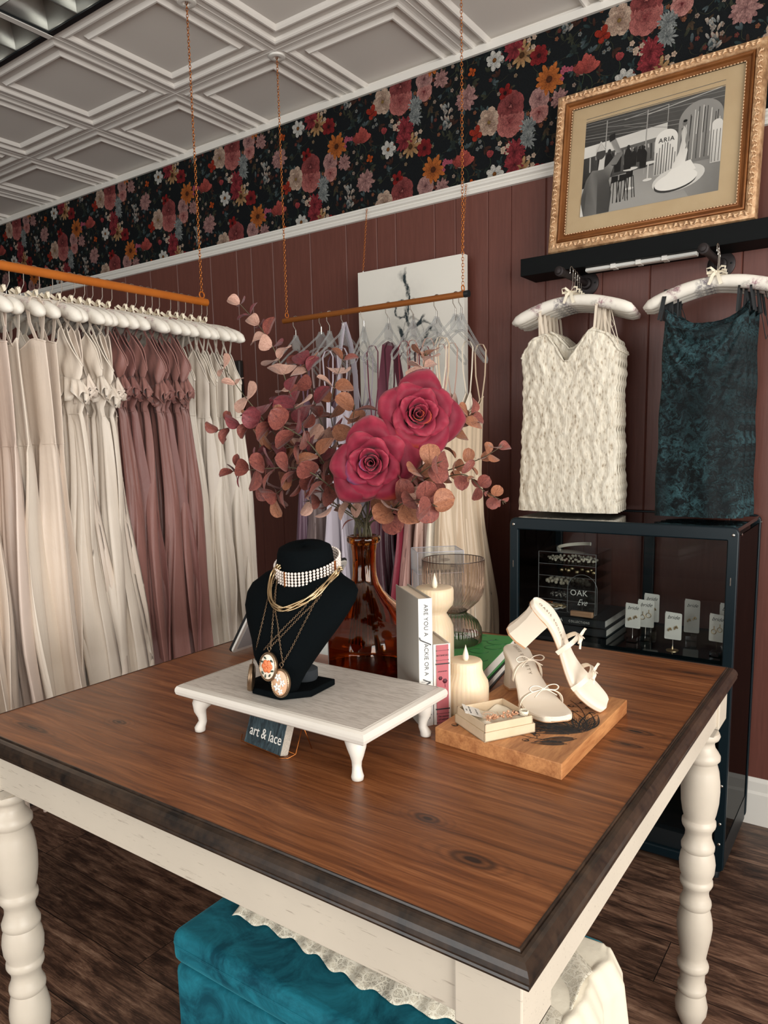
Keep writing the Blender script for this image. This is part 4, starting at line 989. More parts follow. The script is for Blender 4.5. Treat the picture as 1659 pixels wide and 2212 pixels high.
# front frame as rounded ring
def rrect(x0,x1,z0,z1,r,n=6):
    pts=[]
    for (cx,cz,a0) in ((x1-r,z1-r,0),(x0+r,z1-r,PI/2),(x0+r,z0+r,PI),(x1-r,z0+r,1.5*PI)):
        for i in range(n+1): a=a0+PI/2*i/n; pts.append((cx+r*math.cos(a),cz+r*math.sin(a)))
    return pts
def ringframe(mb,y0,y1,x0,x1,z0,z1,w,r=.022,wt=None):
    o=rrect(x0,x1,z0,z1,r); wt=wt or w; i_=rrect(x0+w,x1-w,z0+w,z1-wt,.003); n=len(o)
    vs=[V(x,y0,z) for x,z in o]+[V(x,y0,z) for x,z in i_]+[V(x,y1,z) for x,z in o]+[V(x,y1,z) for x,z in i_]; fs=[]
    for k in range(n):
        k2=(k+1)%n; fs+=[(k,k2,n+k2,n+k),(2*n+k,3*n+k,3*n+k2,2*n+k2),(k,2*n+k,2*n+k2,k2),(n+k,n+k2,3*n+k2,3*n+k)]
    mb.add(vs,fs)
ringframe(fr_,CBY0,CBY0+.02,CBX0,CBX1,.03,CBT,P_,wt=.042); fr_.build('front_frame',M['teal'],cb,bevel=.004,ang=30)
bf=MB(); ringframe(bf,CBY1-.02,CBY1,CBX0,CBX1,.03,CBT,P_,wt=.03); bf.box((-.785,CBY1-.018,.12),(-.745,CBY1-.002,CBT-.02)); bf.build('rear_frame',M['teal'],cb,bevel=.003)
MB().box((CBX0+.006,CBY0+.018,CBT-.016),(CBX1-.006,CBY1-.012,CBT-.004)).build('top_panel',simple('gloss_black_glass',(8,14,16),.08,spec=.7),cb,smooth=False)
MB().box((CBX0+.004,CBY0+.02,.03),(CBX1-.004,CBY1-.02,.12)).build('base_panel',M['black'],cb,smooth=False)
SH=.735
for z in (SH,.44): MB().box((CBX0+.012,CBY0+.024,z-.012),(CBX1-.012,CBY1-.022,z)).build('shelf',bpy.data.materials['gloss_black_glass'],cb,smooth=False)
MB().box((CBX0+P_,CBY0+.010,.14),(CBX1-P_,CBY0+.013,CBT-.04)).build('front_glass',thin_glass('cabinet_glass',(244,247,247),.45,.02),cb,smooth=False)
M['sideglass']=thin_glass('tinted_side_glass',(96,98,102),.4,.03)
MB().box((CBX0+.01,CBY1-.006,.06),(CBX1-.01,CBY1-.003,.70)).build('lower_back_panel',M['black'],cb,smooth=False)
for x in (CBX0+.004,CBX1-.008): MB().box((x,CBY0+.022,.13),(x+.004,CBY1-.022,CBT-.03)).build('side_glass',M['sideglass'],cb,smooth=False)
for x,y,z in ((CBX0+.016,CBY0-.001,CBT-.024),(CBX1-.016,CBY0-.001,CBT-.024),(CBX1-.016,CBY0-.001,.33),(CBX1-.016,CBY0-.001,.20),(CBX1-.016,CBY0-.001,.13)): MB().ball((x,y,z),.005,10,sc=(1,.5,1)).build('bolt',M['silver'],cb)
for y in (CBY0+.045,CBY1-.012): MB().ball((CBX1+.001,y,CBT-.026),.005,10,sc=(.5,1,1)).build('bolt',M['silver'],cb)
for x in (CBX0+.016,CBX1-.018): MB().box((x-.0015,CBY0-.002,.985),(x+.0015,CBY0,1.010)).build('lock_pin',M['silver'],cb,smooth=False)
for x in (CBX0+.03,CBX1-.03):
    for y in (CBY0+.03,CBY1-.03): MB().lathe([(.014,0),(.016,.02),(.012,.03),(.012,.035)],16,c=(x,y,0)).build('foot',M['black'],cb)
# jewellery
M['pearl']=simple('pearl',(226,212,190),.28,spec=.6,coat=.4); M['card']=simple('white_card',(226,222,214),.7,var=.03,vs=30); M['ink']=simple('card_ink',(40,40,42),.6); M['gem']=simple('silver_gem',(210,204,196),.15,.8)
def q3(x,y,Y): return ony(x,y,Y)
ys_=2.60
org=thing('acrylic_drawer_tower','clear acrylic drawer tower filled with pearl and bead strands','jewellery box',(-.985,2.66,SH+.066))
ow,od,oh=.110,.09,.225
tw=MB(); tw.box((-ow,-od,0),(-ow+.003,od,oh)); tw.box((ow-.003,-od,0),(ow,od,oh)); 
for k in range(6): tw.box((-ow,-od,k*oh/5-.0015),(ow,od,k*oh/5+.0015))
M['tower']=thin_glass('tower_acrylic',(252,253,253),.5,.05); tw.build('case',M['tower'],org,smooth=False)
for k in range(5):
    dw=MB(); z=k*oh/5+.003; dw.box((-ow+.004,-od-.004,z),(ow-.004,-od-.002,z+oh/5-.008)); dw.box((-ow+.004,-od,z),(ow-.004,od-.004,z+.002)); dw.build('drawer',M['tower'],org,smooth=False)
# dark edges of the tower so its outline reads
ee=MB()
for k in range(6): ee.tube([(-ow,-od-.002,k*oh/5),(ow,-od-.002,k*oh/5)],.0007,4)
for x in (-ow,ow): ee.tube([(x,-od-.002,0),(x,-od-.002,oh)],.0009,4)
ee.build('case_edges',simple('acrylic_edge',(150,150,150),.3),org)
def strand(name,label,c,rx,ry,n,br,mat,z0,seed,cat='bead strand',wob=.006,lay=2,group=None):
    r=random.Random(seed); mb=MB()
    for L in range(lay):
        for i in range(n):
            a=2*PI*i/n+L*.2; k=1-.22*L
            mb.ball((c[0]+rx*k*math.cos(a)+r.uniform(-wob,wob),c[1]+ry*k*math.sin(a)+r.uniform(-wob,wob)*.5,z0+br*(1+.9*L)+r.uniform(0,br)),br*r.uniform(.85,1.1),8)
    o=mb.build(name,mat,ang=180); tag(o,label,cat,group); return o
oz=SH+.066; cxo=-.985
strand('pearl_strand','small pearl strands in the top drawer of the acrylic tower',(cxo,2.63),.092,.045,42,.0052,M['pearl'],oz+4*oh/5+.006,1)
strand('bead_strand','large gold and dark beads in the second drawer from the top',(cxo+.03,2.60),.055,.02,9,.0105,M['goldpale'],oz+3*oh/5+.006,2,lay=1)
strand('pearl_strand','thick pearl strands in the middle drawer of the acrylic tower',(cxo-.012,2.615),.08,.035,28,.0078,M['pearl'],oz+2*oh/5+.006,3)
strand('bead_strand','small silvery bead strands in the fourth drawer down',(cxo+.012,2.61),.082,.03,44,.005,M['gem'],oz+1*oh/5+.006,4)
strand('bead_strand','small crystal bead strands in the bottom drawer of the acrylic tower',(cxo+.015,2.61),.082,.03,46,.0046,M['gem'],oz+.006,5)
tm_=MB(); 
pts=[(math.cos(a)*.062,math.sin(a)*.05,.012+.014*math.cos(a*.5+.6)) for a in [PI*.05+PI*1.25*i/24 for i in range(25)]]
tt=thing('crystal_headband','crystal covered headband lying on top of the acrylic tower','headband',(cxo,2.64,oz+oh+.004))
MB().ribbon(pts,(0,0,.012),.003).build('band',M['strapi'],tt)
cr=MB()
for i,p in enumerate(pts):
    for dz in (-.004,0,.004): cr.ball((p[0]*1.03,p[1]*1.03,p[2]+dz),.0019,6)
cr.build('crystals',M['gem'],tt)
bk=thing('dark_books','two stacked black coffee table books inside the cabinet under the acrylic tower','books',(-1.0,2.66,SH)) if False else None
for i,(w,lab) in enumerate(((.155,'lower black coffee table book under the acrylic tower in the cabinet'),(.150,'upper black coffee table book with white spine lettering under the acrylic tower'))):
    b=thing('coffee_table_book',lab,'book',(-.972,2.645,SH+.0005+i*.0325))
    MB().box((-w,-.125,0),(w,.125,.003)).box((-w,-.125,.029),(w,.125,.032)).box((-w,-.125,.0),(w,-.122,.032)).build('cover',M['black'],b,smooth=False)
    MB().box((-w+.004,-.121,.0035),(w-.004,.121,.0285)).build('page_block',simple('page_white',(214,208,198),.8),b,smooth=False)
    if i: 
        text('COLLECTIONS',.012,M['card'],Matrix.Translation((.055,-.1255,.015))@Matrix.Rotation(PI/2,4,'X'),'lettering',b,ext=.0002,sp=1.3,sx=.8); text('ARMA',.017,M['card'],Matrix.Translation((-.03,-.1255,.017))@Matrix.Rotation(PI/2,4,'X'),'lettering',b,ext=.0002)
    else: text('NEI',.017,M['card'],Matrix.Translation((-.02,-.1255,.015))@Matrix.Rotation(PI/2,4,'X'),'lettering',b,ext=.0002)
ds=thing('trinket_dish','white dish holding amber and metal trinkets in front of the tower','dish',(-1.055,2.545,SH+.066))
MB().lathe([(.02,0),(.026,.002),(.05,.014),(.064,.024),(.063,.026),(.048,.017),(.02,.006),(.001,.005)],36).build('dish',simple('white_ceramic',(220,220,218),.2,spec=.6),ds,ang=60)
r_=random.Random(5)
for i,(mt,lb_) in enumerate(((simple('amber_resin',(150,76,30),.15,coat=.5),'amber hair clip in the white trinket dish'),(M['goldpale'],'gold ring heap in the white trinket dish'),(M['pearl'],'pearl clips in the white trinket dish'))):
    mb=MB()
    for k in range(7): c=(-1.055+r_.uniform(-.03,.03)+(-.02,.012,.02)[i],2.545+r_.uniform(-.02,.02),SH+.066+.022+r_.uniform(0,.012)); mb.tube([Vector(c)+V(.012*math.cos(a)*(1+.3*k%2),.008*math.sin(a),.005*math.sin(a+k)) for a in [2*PI*j/10 for j in range(10)]],.0022,6,closed=True)
    tag(mb.build('trinket',mt,ang=180),lb_,'trinket')
sg=thing('acrylic_sign','arched clear sign in the cabinet lettered in white, standing in a wooden block','sign',(-.912,2.535,SH+.066))
MB().box((-.042,-.009,0),(.042,.009,.020)).build('wooden_base',wood('pale_wood',(170,126,94),(200,156,120)),sg,bevel=.003)
ar=[(-.055,0.012),(.055,.012)]+[(.055*math.cos(PI*i/16),.10+.055*math.sin(PI*i/16)) for i in range(17)]
MB().prism(ar,-.0015,.0015,M=Matrix.Rotation(PI/2,4,'X')).build('clear_panel',M['tower'],sg,smooth=False)
mb=MB(); mb.tube([V(x,-.0016,z) for x,z in ar],.0007,4,closed=True); mb.build('panel_edge',bpy.data.materials['acrylic_edge'],sg)
text('OAK',.030,M['card'],Matrix.Translation((-.012,-.003,.086))@Matrix.Rotation(PI/2,4,'X'),'lettering',sg,ext=.0002,sp=1.05)
text('Eve',.032,M['card'],Matrix.Translation((.0,-.003,.052))@Matrix.Rotation(PI/2,4,'X'),'lettering',sg,ext=.0002,font_shear=.5,sx=.8)
def earcard(x,y,zb,w,h,lab,kind,rz=0,base='block',word='bride',tilt=0):
    th=thing('earring_card',lab,'earring card',(x,y,SH),rz)
    c=MB().prism(rrect(-w/2,w/2,zb,zb+h,.004,3),-.0008,.0008,M=Matrix.Rotation(PI/2,4,'X')); c.build('card',M['card'],th,smooth=False)
    c=MB().prism([(-w*.44+.003*math.sin(i*9.0)*0,0) for i in range(0)] or [(-w*.47,zb+.012),(w*.40,zb+.010),(w*.44,zb+h*1.01),(-w*.46,zb+h*1.04)],.0012,.002,M=Matrix.Rotation(PI/2,4,'X')); c.build('deckled_card',M['card'],th,smooth=False)
    text(word,w*.34,M['ink'],Matrix.Translation((0,-.0023,zb+h*.84))@Matrix.Rotation(PI/2,4,'X'),'lettering',th,ext=.0001,font_shear=.45)
    e=MB()
    for s in (-1,1):
        cx=s*w*.18; cz=zb+h*.42+s*.004
        if kind=='hoop': 
            ring(e,(cx,-.004,cz),w*.15,.0011,'y',12); e.tube([(cx,-.003,cz+w*.15),(cx,-.003,cz+w*.36)],.0012,5)
        else:
            for k in range(5): e.ball((cx+w*.08*math.cos(k*1.3),-.004,cz+w*.09*math.sin(k*2.1)),w*.06,6)
    e.build('earrings',M['goldpale'],th)
    MB().tube([(0,.001,.012),(0,.001,zb+.01)],.0012,6).build('post',M['silver'],th)
    if base=='block': MB().box((-.017,-.013,0),(.017,.013,.020)).build('acrylic_base',M['acryl2'],th,smooth=False)
    else: MB().lathe([(.02,0),(.02,.002),(.004,.005),(.002,.014)],20).build('brass_base',M['goldpale'],th)
def sx(px,Y): r=ray(px,1300); return r.x*Y/r.y
earcard(sx(1368,2.52),2.52,.052,.052,.085,'deckled card of gold flower earrings on a clear block, leftmost card in the cabinet','fl')
earcard(sx(1396,2.56),2.56,.050,.055,.095,'deckled earring card directly behind the leftmost card in the cabinet','hoop',.1)
earcard(sx(1408,2.64),2.64,.052,.052,.10,'rear earring card of the left cluster in the cabinet','fl',.1)
earcard(sx(1456,2.49),2.49,.038,.054,.090,'deckled card with a pearl pin on a brass foot in the middle of the cabinet','fl',0,'brass')
earcard(sx(1496,2.64),2.64,.030,.05,.115,'taupe toned card with pearl drop earrings behind the brass footed card','fl',.1)
earcard(sx(1552,2.48),2.48,.052,.050,.088,'card with two round flower hoops at the right of the cabinet','hoop',-.15)
earcard(sx(1574,2.56),2.56,.060,.052,.10,'half hidden earring card behind the round hoops card at the right','fl',-.1)
# things on the lower shelf seen through the gap over the table edge
tag(MB().tube([(-.80,2.50,.50),(-.62,2.47,.505),(-.47,2.47,.50),(-.44,2.50,.485)],.004,6).build('bag_handle',simple('brown_leather',(86,50,34),.5)),'thin brown leather handle lying on the lower shelf of the cabinet','handle')
# ---------------------------------------------------------------- white riser
rs=thing('riser_stand','distressed white wooden riser on four curved feet, carrying the black bust','riser stand',(0,0,0))
x0,x1,y0,y1=-1.083,-.662,.868,1.103
M['whitewash']=painted_wood('whitewashed_wood',(214,206,196),(168,158,148),.50,(3,40,40),'World')
M['rwhite']=painted_wood('riser_white',(226,219,208),(140,130,122),.68,(8,60,60),'World')
MB().box((x0,y0,.984),(x1,y1,1.003)).build('top_board',M['whitewash'],rs,smooth=False)
pf=[(-.0005,1.0035),(.0008,1.003),(.004,1.0025),(.009,.9995),(.0115,.995),(.012,.990),(.0105,.984),(.006,.9805),(.0,.979),(-.05,.979)]
mb=MB(); prev=None
for d,z in pf:
    rg=[V(x0-d,y0-d,z),V(x1+d,y0-d,z),V(x1+d,y1+d,z),V(x0-d,y1+d,z)]
    if prev: mb.add(prev+rg,[(0,4,5,1),(1,5,6,2),(2,6,7,3),(3,7,4,0)])
    prev=rg
mb.build('bullnose_edge',M['rwhite'],rs,ang=60)
for px_,py_,sx_,sy_ in ((-1.055,.882,-1,-1),(-.684,.882,1,-1),(-.684,1.086,1,1),(-1.055,1.086,-1,1)):
    o_=V(sx_,sy_,0).normalized(); c_=V(px_,py_,0)
    st=[(-.012,.981,.019),(-.006,.973,.0185),(.0,.963,.0155),(.001,.952,.0115),(-.002,.941,.0085),(-.003,.931,.0078),(.0005,.923,.0088),(.003,.917,.0105),(.003,.912,.0095),(.003,.9102,.006)]
    MB().tube([c_+o_*a+V(0,0,z) for a,z,r in st],[r for a,z,r in st],16).build('foot',M['rwhite'],rs,ang=180)
# ---------------------------------------------------------------- velvet bust and its jewellery
bt=thing('necklace_bust','black velvet necklace bust standing on the white riser','bust',(0,0,0))
base=[(-.826,.940),(-.862,.897),(-.930,.897),(-.966,.940),(-.966,1.005),(-.832,1.014)]
MB().prism(base,1.0036,1.0155).build('base_plate',M['blackvelvet'],bt,bevel=.002)
MB().lathe([(.022,0),(.024,.004),(.024,.020),(.018,.024)],28,c=(-.880,.985,1.0155)).build('support_collar',simple('dark_grey_velvet',(34,38,42),.9),bt)
BC=V(-.878,.993,0); BW=V(.995,.10,0).normalized(); BN=V(BW.y,-BW.x,0)   # width axis, forward axis
secs=[(1.016,.022,.018,.070),(1.03,.030,.026,.074),(1.05,.042,.034,.076),(1.078,.060,.041,.072),(1.105,.078,.046,.066),(1.135,.098,.049,.057),(1.16,.112,.049,.047),(1.18,.119,.046,.034),(1.195,.117,.042,.021),(1.205,.104,.041,.011),(1.213,.080,.043,.005),(1.221,.063,.045,.002),(1.235,.054,.045,0),(1.253,.052,.044,0),(1.262,.049,.041,0),(1.267,.038,.031,0),(1.268,.0,.0,0)]
def sec(z):
    if z<=secs[0][0]: return secs[0][1:]
    for a,b in zip(secs,secs[1:]):
        if a[0]<=z<=b[0]:
            k=(z-a[0])/(b[0]-a[0]); return tuple(p+(q-p)*k for p,q in zip(a[1:],b[1:]))
    return secs[-1][1:]
mb=MB(); n=48; vs=[]
for z,hw,hd,fo in secs:
    for j in range(n):
        a=2*PI*j/n; vs.append(BC+BW*hw*(1.06 if math.cos(a)>0 else .86 if 1.1<z<1.21 else 1)*math.cos(a)+BN*(fo+hd*math.sin(a))+V(0,0,z+(.012*math.sin(a)*-.5 if z>1.22 else 0)))
mb.add(vs,[(i*n+j,i*n+(j+1)%n,(i+1)*n+(j+1)%n,(i+1)*n+j) for i in range(len(secs)-1) for j in range(n)]+[tuple(reversed(range(n)))])
mb.build('bust_form',M['blackvelvet'],bt,ang=180)
def front(u,z):
    hw,hd,fo=sec(z); k=min(.98,abs(u)/max(hw,.001)); return fo+hd*math.sqrt(1-k*k)
def bustpt(u,z,off=.003): return BC+BW*u+BN*(front(u,z)+off)+V(0,0,z)
def onbust(px,py,off=.003):
    d=.04; r=ray(px,py)
    for _ in range(8):
        O_=BC+BN*d; den=r.dot(BN); t=(O_-V(0,0,CAMH)).dot(BN)/den; P=V(0,0,CAMH)+r*t; u=(P-BC).dot(BW); z=P.z; d=.5*d+.5*(front(u,z)+off)
    return P
ck=thing('pearl_choker','five row white pearl choker around the neck of the black bust','necklace',(0,0,0),group=None)
CC=BC+V(0,0,1.229)+BW*.006
for row in range(5):
    mb=MB(); N=56; br=.0027
    for i in range(N):
        a=2*PI*(i+.5*0)/N
        if abs(((a-PI*1.5+PI)%(2*PI))-PI)<.10: continue
        s_=math.sin(a); p=CC+BW*.060*math.cos(a)+BN*.057*s_+V(0,0,(row-2)*.0052*1.0-.017*s_)
        mb.ball(p,br,8)
    mb.build('pearl_row',simple('choker_pearl',(226,214,204),.35,coat=.3) if row==0 else bpy.data.materials['choker_pearl'],ck,ang=180)
for a in (PI*.54,0.05,PI-.05):
    s_=math.sin(a); p=CC+BW*.0625*math.cos(a)+BN*.0595*s_+V(0,0,-.017*s_); MB().box((-.0011,-.0011,-.0135),(.0011,.0011,.0135),M=Matrix.Translation(p)).build('spacer_bar',M['gold'],ck,smooth=False)
def smoothline(pts,n=40):
    P=[Vector(p) for p in pts]; out=[]
    P=[2*P[0]-P[1]]+P+[2*P[-1]-P[-2]]
    for i in range(1,len(P)-2):
        for k in range(n//(len(P)-3)):
            t=k/(n//(len(P)-3)); a,b,c,d=P[i-1:i+3]
            out.append(.5*((2*b)+(c-a)*t+(2*a-5*b+4*c-d)*t*t+(3*b-a-3*c+d)*t**3))
    out.append(P[-2]); return out
gn=thing('gold_necklace','twisted gold multi strand necklace lying below the pearl choker','necklace',(0,0,0))
gpx=[(604,1222),(588,1245),(583,1278),(590,1305),(612,1316),(645,1306),(680,1286),(705,1262),(726,1240),(737,1226)]
base_=smoothline([onbust(x,y,.004) for x,y in gpx],63)
for k in range(4):
    pts=[]
    for i,p in enumerate(base_):
        a=i/len(base_)*9+k*PI/2; t_=(base_[min(i+1,len(base_)-1)]-base_[max(i-1,0)]).normalized(); s_=t_.cross(BN).normalized()
        pts.append(p+s_*.0042*math.cos(a)+BN*(.0016*math.sin(a)+.001))
    MB().tube(pts,.0016,6).build('strand',M['goldpale'],gn,ang=180)
nb=BC-BN*.045
MB().tube(smoothline([base_[0],BC-BW*.062-BN*.015+V(0,0,1.224),nb-BN*.012+V(0,0,1.236),BC+BW*.062-BN*.015+V(0,0,1.224),base_[-1]],40),.0022,6).build('strand',M['goldpale'],gn,ang=180)
def finechain(mb,pts,ll=.0026,lw=.0015,wr=.00042,step=.0036):
    pts=[Vector(p) for p in pts]; L=0; acc=[0]
    for a,b in zip(pts,pts[1:]): L+=(b-a).length; acc.append(L)
    n=int(L/step); j=0
    for i in range(n):
        s=(i+.5)*L/n
        while acc[j+1]<s and j<len(pts)-2: j+=1
        c=pts[j]+(pts[j+1]-pts[j])*((s-acc[j])/(acc[j+1]-acc[j]+1e-9)); t_=(pts[j+1]-pts[j]).normalized(); q=t_.cross(BN).normalized(); 
        if i%2: q=(q*.35+BN*.8).normalized()
        mb.tube([c+t_*ll*math.sin(2*PI*k/8)+q*lw*math.cos(2*PI*k/8) for k in range(8)],wr,4,closed=True)
M['brass']=simple('antique_brass',(140,116,92),.35,.9,var=.3,vs=60)
def locket(lab,ringpx,lpts,rpts,facerot,kind,hang=.010):
    th=thing('locket_necklace',lab,'necklace',(0,0,0),group=None)
    R_=onbust(*ringpx,.006); mb=MB()
    finechain(mb,smoothline([R_]+[onbust(x,y,.003) for x,y in lpts],24)); finechain(mb,smoothline([R_]+[onbust(x,y,.003) for x,y in rpts],24))
    mb.build('chain',M['brass'],th,ang=180)
    nrm=(Matrix.Rotation(facerot,3,'Z')@BN+V(0,0,.12)).normalized(); side_=V(0,0,1).cross(nrm).normalized(); upv=nrm.cross(side_)
    T_=Matrix.Identity(4)
    for i,a in enumerate((side_,upv,nrm)):
        for j in range(3): T_[j][i]=a[j]
    ctr=R_+nrm*.004+upv*(-.0335); T_.translation=ctr
    ax,ay=.0185,.0255
    ov=lambda s,z:[V(ax*s*math.cos(2*PI*i/40),ay*s*math.sin(2*PI*i/40),z) for i in range(40)]
    b=MB(); pr=[(0,-.005),(.8,-.005),(.95,-.0035),(1,-.0015),(.985,-.0003),(1,.001),(.97,.0035),(.88,.0045),(.84,.0038),(.82,.003)]
    vs=[]
    for s,z in pr: vs+=ov(max(s,.001),z)
    b.add([T_@p for p in vs],[(i*40+j,i*40+(j+1)%40,(i+1)*40+(j+1)%40,(i+1)*40+j) for i in range(len(pr)-1) for j in range(40)]); 
    for i in range(40):
        a=2*PI*i/40; b.ball(T_@V(ax*.925*math.cos(a),ay*.925*math.sin(a),.0042),.0008,5)
    b.build('locket_case',M['brass'],th,ang=50)
    q=MB(); q.tube([T_@V(.0035*math.cos(a),ay+.0055+.0035*math.sin(a),0) for a in [2*PI*i/14 for i in range(14)]],.0007,6,closed=True); q.ball(T_@V(0,ay+.001,0),.0016,8); q.build('bail',M['brass'],th,ang=180)
    cf=(236,224,204) if kind=='rose' else (214,170,134) if kind=='cameo' else (150,140,124)
    b=MB(); vs=[V(0,0,.0048)]+[p for s,z in ((.4,.0046),(.7,.0041),(.83,.0032)) for p in ov(s,z)]
    fs=[(0,1+j,1+(j+1)%40) for j in range(40)]+[(1+i*40+j,1+(i+1)*40+j,1+(i+1)*40+(j+1)%40,1+i*40+(j+1)%40) for i in range(2) for j in range(40)]
    b.add([T_@p for p in vs],fs); b.build('enamel_face',simple('enamel_'+kind,cf,.35,coat=.3),th,ang=180)
    r=random.Random(4)
    if kind=='rose':
        m1=MB()
        for k in range(5):
            for i in range(6-k if k<3 else 3):
                a=i*2*PI/(6-k if k<3 else 3)+k*.7; rr=.0105*(1-k*.2)
                m1.ball(T_@V(rr*.62*math.cos(a),rr*.62*math.sin(a)+.001,.0050+k*.0004),rr*.52,8,sc=(1,1,.35),M=T_.to_3x3())
        m1.build('rose_relief',simple('coral_enamel',(216,108,62),.4,c2=(232,138,90),vs=300),th,ang=180)
        m2=MB()
        for (x,y,a) in ((-.009,-.011,2.2),(-.003,-.016,1.4),(.006,-.014,.9),(.011,-.006,.2),(.009,.011,-.6),(-.005,.015,2.6),(-.011,.008,3.0)):
            m2.ball(T_@V(x,y,.0048),.0034,8,sc=(1,.5,.3),M=(T_@Matrix.Rotation(a,4,'Z')).to_3x3())
        m2.build('leaf_relief',simple('dark_green_enamel',(48,62,50),.4),th,ang=180)
    if kind=='cameo':
        m1=MB()
        for (cx_,cy_,R_f) in ((-.004,.010,.0075),(.006,.001,.0062),(-.005,-.007,.0072),(.002,-.014,.0055)):
            for i in range(5): a=i*1.256+cx_*400; m1.ball(T_@V(cx_+R_f*.55*math.cos(a),cy_+R_f*.55*math.sin(a),.0050),R_f*.5,8,sc=(1,.62,.3),M=(T_@Matrix.Rotation(a,4,'Z')).to_3x3())
        m1.tube([T_@V(x,y,.005) for x,y in ((.002,-.018),(.001,-.01),(.003,0),(.0,.008))],.0005,5)
        m1.build('flower_relief',simple('white_enamel',(236,232,224),.4),th,ang=180)
    return th
locket('round locket necklace with a coral rose on cream, hanging left of centre on the bust',(585,1397),[(587,1370),(590,1330),(594,1280),(602,1240)],[(610,1372),(650,1330),(690,1290),(712,1240)],0.0,'rose')
locket('locket necklace with white flowers on peach, hanging lowest and rightmost on the bust',(611,1432),[(606,1400),(600,1350),(594,1310),(598,1250)],[(630,1400),(655,1350),(680,1300),(706,1238)],0.05,'cameo')
locket('locket necklace turned edge on, at the left bottom of the bust',(551,1425),[(556,1390),(570,1330),(582,1280),(598,1238)],[(575,1398),(615,1355),(660,1308),(702,1240)],-1.05,'plain')
# ---------------------------------------------------------------- business cards in brass wire holder
hc_=thing('card_holder','brass wire card holder under the riser holding the stack of dark cards','card holder',(0,0,0))
a_=V(-.955,.887,TZ);b_=V(-.830,.872,TZ); al=(b_-a_).normalized(); bk_=V(-al.y,al.x,0)
lean=(V(0,0,1)*.94+bk_*.34).normalized()
w=MB(); 
w.tube([a_+V(0,0,.003)+lean*.012,a_+V(0,0,.003),a_+al*.106+V(0,0,.003),b_-al*.012+V(0,0,.003)-bk_*.006,b_+V(0,0,.003)+bk_*.004,b_+bk_*.022+V(0,0,.004),b_+bk_*.022+lean*.055],.0009,6); w.tube([b_+bk_*.022+lean*.055,b_+bk_*.06+V(0,0,.0012)],.0009,6); w.tube([a_+bk_*.022+V(0,0,.004),a_+bk_*.022+lean*.055,a_+bk_*.06+V(0,0,.0012)],.0009,6); w.tube([a_+bk_*.022+V(0,0,.004),b_+bk_*.022+V(0,0,.004)],.0009,6)
w.build('wire_frame',M['gold'],hc_,ang=180)
cst=thing('business_cards','stack of dark business cards lettered art & lace, under the riser','business cards',(0,0,0))
T_=frameM(a_+al*.010+V(0,0,.0042),al,lean)
cw,chh=.100,.058
t=NT('dark_card_print'); n=t.noise(t.coord((30,8,8),rot=(0,0,.5)),3,5,.7,1.5); t.P(Base_Color=t.ramp(n,[(.35,srgb(18,28,34)),(.6,srgb(60,78,84)),(.75,srgb(130,140,140))]),Roughness=.45)
MB().box((0,0,-.0006),(cw,chh,0),M=T_).build('top_card',t.m,cst,smooth=False)
MB().box((0,0.0,-.018),(cw,chh,-.0008),M=T_).build('card_stack',simple('card_edges',(196,186,172),.7,aniso=(1,1,1),var=.25,vs=400),cst,smooth=False)
text('art & lace',.026,M['card'],T_@Matrix.Translation((cw*.53,chh*.42,.0006)),'lettering',cst,ext=.0002,sx=.86)
# ---------------------------------------------------------------- tablet stand, flyer holder behind the bust
LB=V(-1.378,1.263,TZ+.006); LT=onz(581,1252,1.121); RT=onz(757,1210,1.121)
tb=thing('tablet_stand','white tablet on a black backed tilted stand, half hidden behind the bust','tablet',(0,0,0))
xv=(RT-LT).normalized(); yv=(LT-LB); hgt=yv.length; Tm=frameM(LB,xv,yv); wd=(RT-LT).length
MB().prism(rrect(0,wd,0,hgt,.012,5),-.006,0,M=Tm).build('white_case',M['white'],tb,smooth=False,bevel=.001)
MB().prism(rrect(-.002,wd+.002,-.002,hgt+.004,.012,5),.0,.006,M=Tm).build('black_back',M['black'],tb,smooth=False,bevel=.001) if Tm.to_3x3().col[2].dot(V(0,0,CAMH)-LB)<0 else MB().prism(rrect(-.002,wd+.002,-.002,hgt+.004,.012,5),-.012,-.006,M=Tm).build('black_back',M['black'],tb,smooth=False,bevel=.001)
MB().prism(rrect(.012,wd-.012,.012,hgt-.012,.004,4),.0002,.0008,M=Tm).build('screen',simple('grey_screen',(176,178,180),.2),tb,smooth=False)
bz=(LB+LT)/2+xv*wd*.5; fo_=MB(); fo_.tube([bz+Vector((0,.02,0)),bz+V(0,.09,-.09+TZ-bz.z+.09)],.006,10); fo_.build('prop_leg',M['black'],tb)
fl=thing('flyer_holder','clear upright holder with a white and orange flyer, between the bust and the amber vase','sign holder',(0,0,0))
MB().box((-1.085,1.160,TZ),(-.968,1.1612,TZ+.172)).build('front_sheet',M['acrylic'],fl,smooth=False); MB().box((-1.085,1.128,TZ),(-.968,1.166,TZ+.002)).build('foot_plate',M['acrylic'],fl,smooth=False)
MB().box((-1.081,1.1630,TZ+.004),(-.972,1.1634,TZ+.090)).build('orange_panel',simple('orange_print',(176,100,56),.6),fl,smooth=False)
MB().box((-1.081,1.1630,TZ+.090),(-.972,1.1634,TZ+.170)).build('white_panel',M['card'],fl,smooth=False)
text('SCAN TO',.013,M['ink'],Matrix.Translation((-1.0,1.1626,TZ+.09))@Matrix.Rotation(PI/2,4,'X'),'lettering',fl,ext=.0001) if False else None
